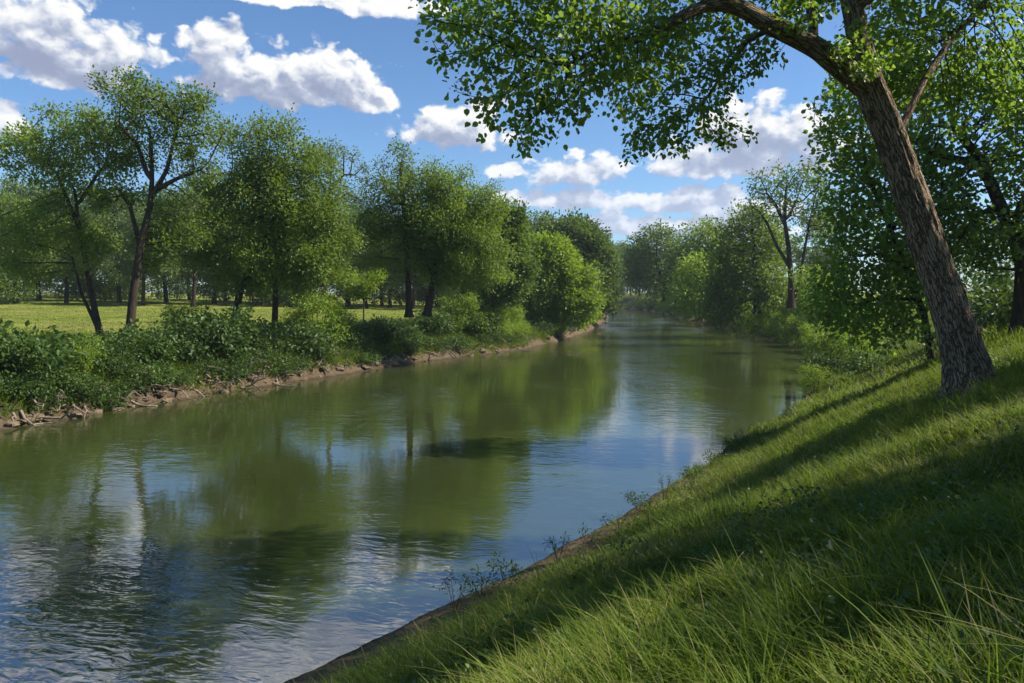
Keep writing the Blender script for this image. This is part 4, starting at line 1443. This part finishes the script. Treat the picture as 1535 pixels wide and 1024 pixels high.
def weeds():
    global rng
    rng = np.random.default_rng(91)
    for (px, py, Y, hpx, lb, n) in [
        (680, 905, 11.9, 55, 'bushy little weed at the bare soil edge, nearest the camera at the water', 12),
        (838, 822, 14.6, 50, 'branching weed on the near waterline right of the nearest one', 9),
        (1000, 735, 18.6, 40, 'thin weed sticking out over the water further along the right bank', 6),
        (1120, 655, 25.0, 34, 'tall thin weed on the right bank edge where the slope meets the bright water', 6),
        (985, 905, 9.0, 70, 'dry yellowish weed with seed head standing in the sunlit slope grass', 5)]:
        x, y = bank_at(px, 0.75 if px != 985 else 3.5, 'R', 5, 40)
        z = gz(x, y)
        s = y / F
        paths, bl = [], []
        for k in range(4):
            a = k * 1.7 + 0.4
            p1 = np.array([x + math.cos(a) * 0.14, y + math.sin(a) * 0.14, z + hpx * s * (0.6 + 0.4 * rng.random())])
            paths.append(([np.array([x, y, z - 0.04]), p1], [0.006, 0.003]))
            bl.append((p1 - np.array([0, 0, 0.10]), (0.15, 0.15, 0.2)))
        make_tree('weed', lb, (x, y, z), paths, bl, L_BUSH if px != 985 else L_YEL, M_BARK, 0.006, n_clump=n * 2, per=5, spread=0.05, D=0.05, kill=0.07,
                  leaf=0.055, nleaf=2, lspread=0.02, tmpl=LEAF_C, rtip=0.0018, sides=4, cat='weed', stemname='stems', wmax=3)


weeds()


def small_weeds():
    global rng
    rng = np.random.default_rng(92)
    for i, (px, d) in enumerate([(720, 0.5), (760, 0.9), (885, 0.6), (930, 0.8), (960, 0.5), (1040, 0.9), (1075, 0.6), (1100, 0.4), (1150, 0.6), (1185, 0.8)]):
        x, y = bank_at(px, d, 'R', 5, 60)
        z = gz(x, y)
        hgt = rng.uniform(0.25, 0.5)
        paths, bl = [], []
        for k in range(4):
            a = k * 1.6 + i
            p1 = np.array([x + math.cos(a) * 0.18, y + math.sin(a) * 0.18, z + hgt * rng.uniform(0.6, 1.1)])
            paths.append(([np.array([x, y, z - 0.04]), p1], [0.006, 0.003]))
            bl.append((p1 - np.array([0, 0, 0.1]), (0.16, 0.16, 0.16)))
        make_tree('weed', 'little leafy weed among the larger ones on the right waterline', (x, y, z), paths, bl, L_BUSH, M_BARK, 0.006, n_clump=26, per=5, spread=0.05, D=0.05, kill=0.07,
                  leaf=0.07, nleaf=4, lspread=0.03, tmpl=LEAF_C, rtip=0.0018, sides=4, cat='weed', stemname='stems', wmax=3, group='little weeds on the right waterline')


small_weeds()


def haze():
    me = bpy.data.meshes.new('haze')
    x0, x1, y0, y1, z0, z1 = -2400, 2400, -2400, 2400, -4.0, 60.0
    v = [(x, y, z) for z in (z0, z1) for y in (y0, y1) for x in (x0, x1)]
    me.from_pydata(v, [], [(0, 2, 3, 1), (4, 5, 7, 6), (0, 1, 5, 4), (2, 6, 7, 3), (0, 4, 6, 2), (1, 3, 7, 5)])
    m = bpy.data.materials.new('thin_summer_haze')
    m.use_nodes = True
    m.node_tree.nodes.clear()
    t = NT(m.node_tree)
    pv = t.n('ShaderNodeVolumePrincipled', {'Color': (0.80, 0.88, 1.0, 1), 'Density': 0.00026, 'Anisotropy': 0.2})
    out = t.n('ShaderNodeOutputMaterial')
    t.t.links.new(pv.outputs[0], out.inputs['Volume'])
    me.materials.append(m)
    o = bpy.data.objects.new('haze', me)
    COL.objects.link(o)
    tag(o, 'thin bluish summer haze over the river and woods', 'haze', kind='stuff')


haze()
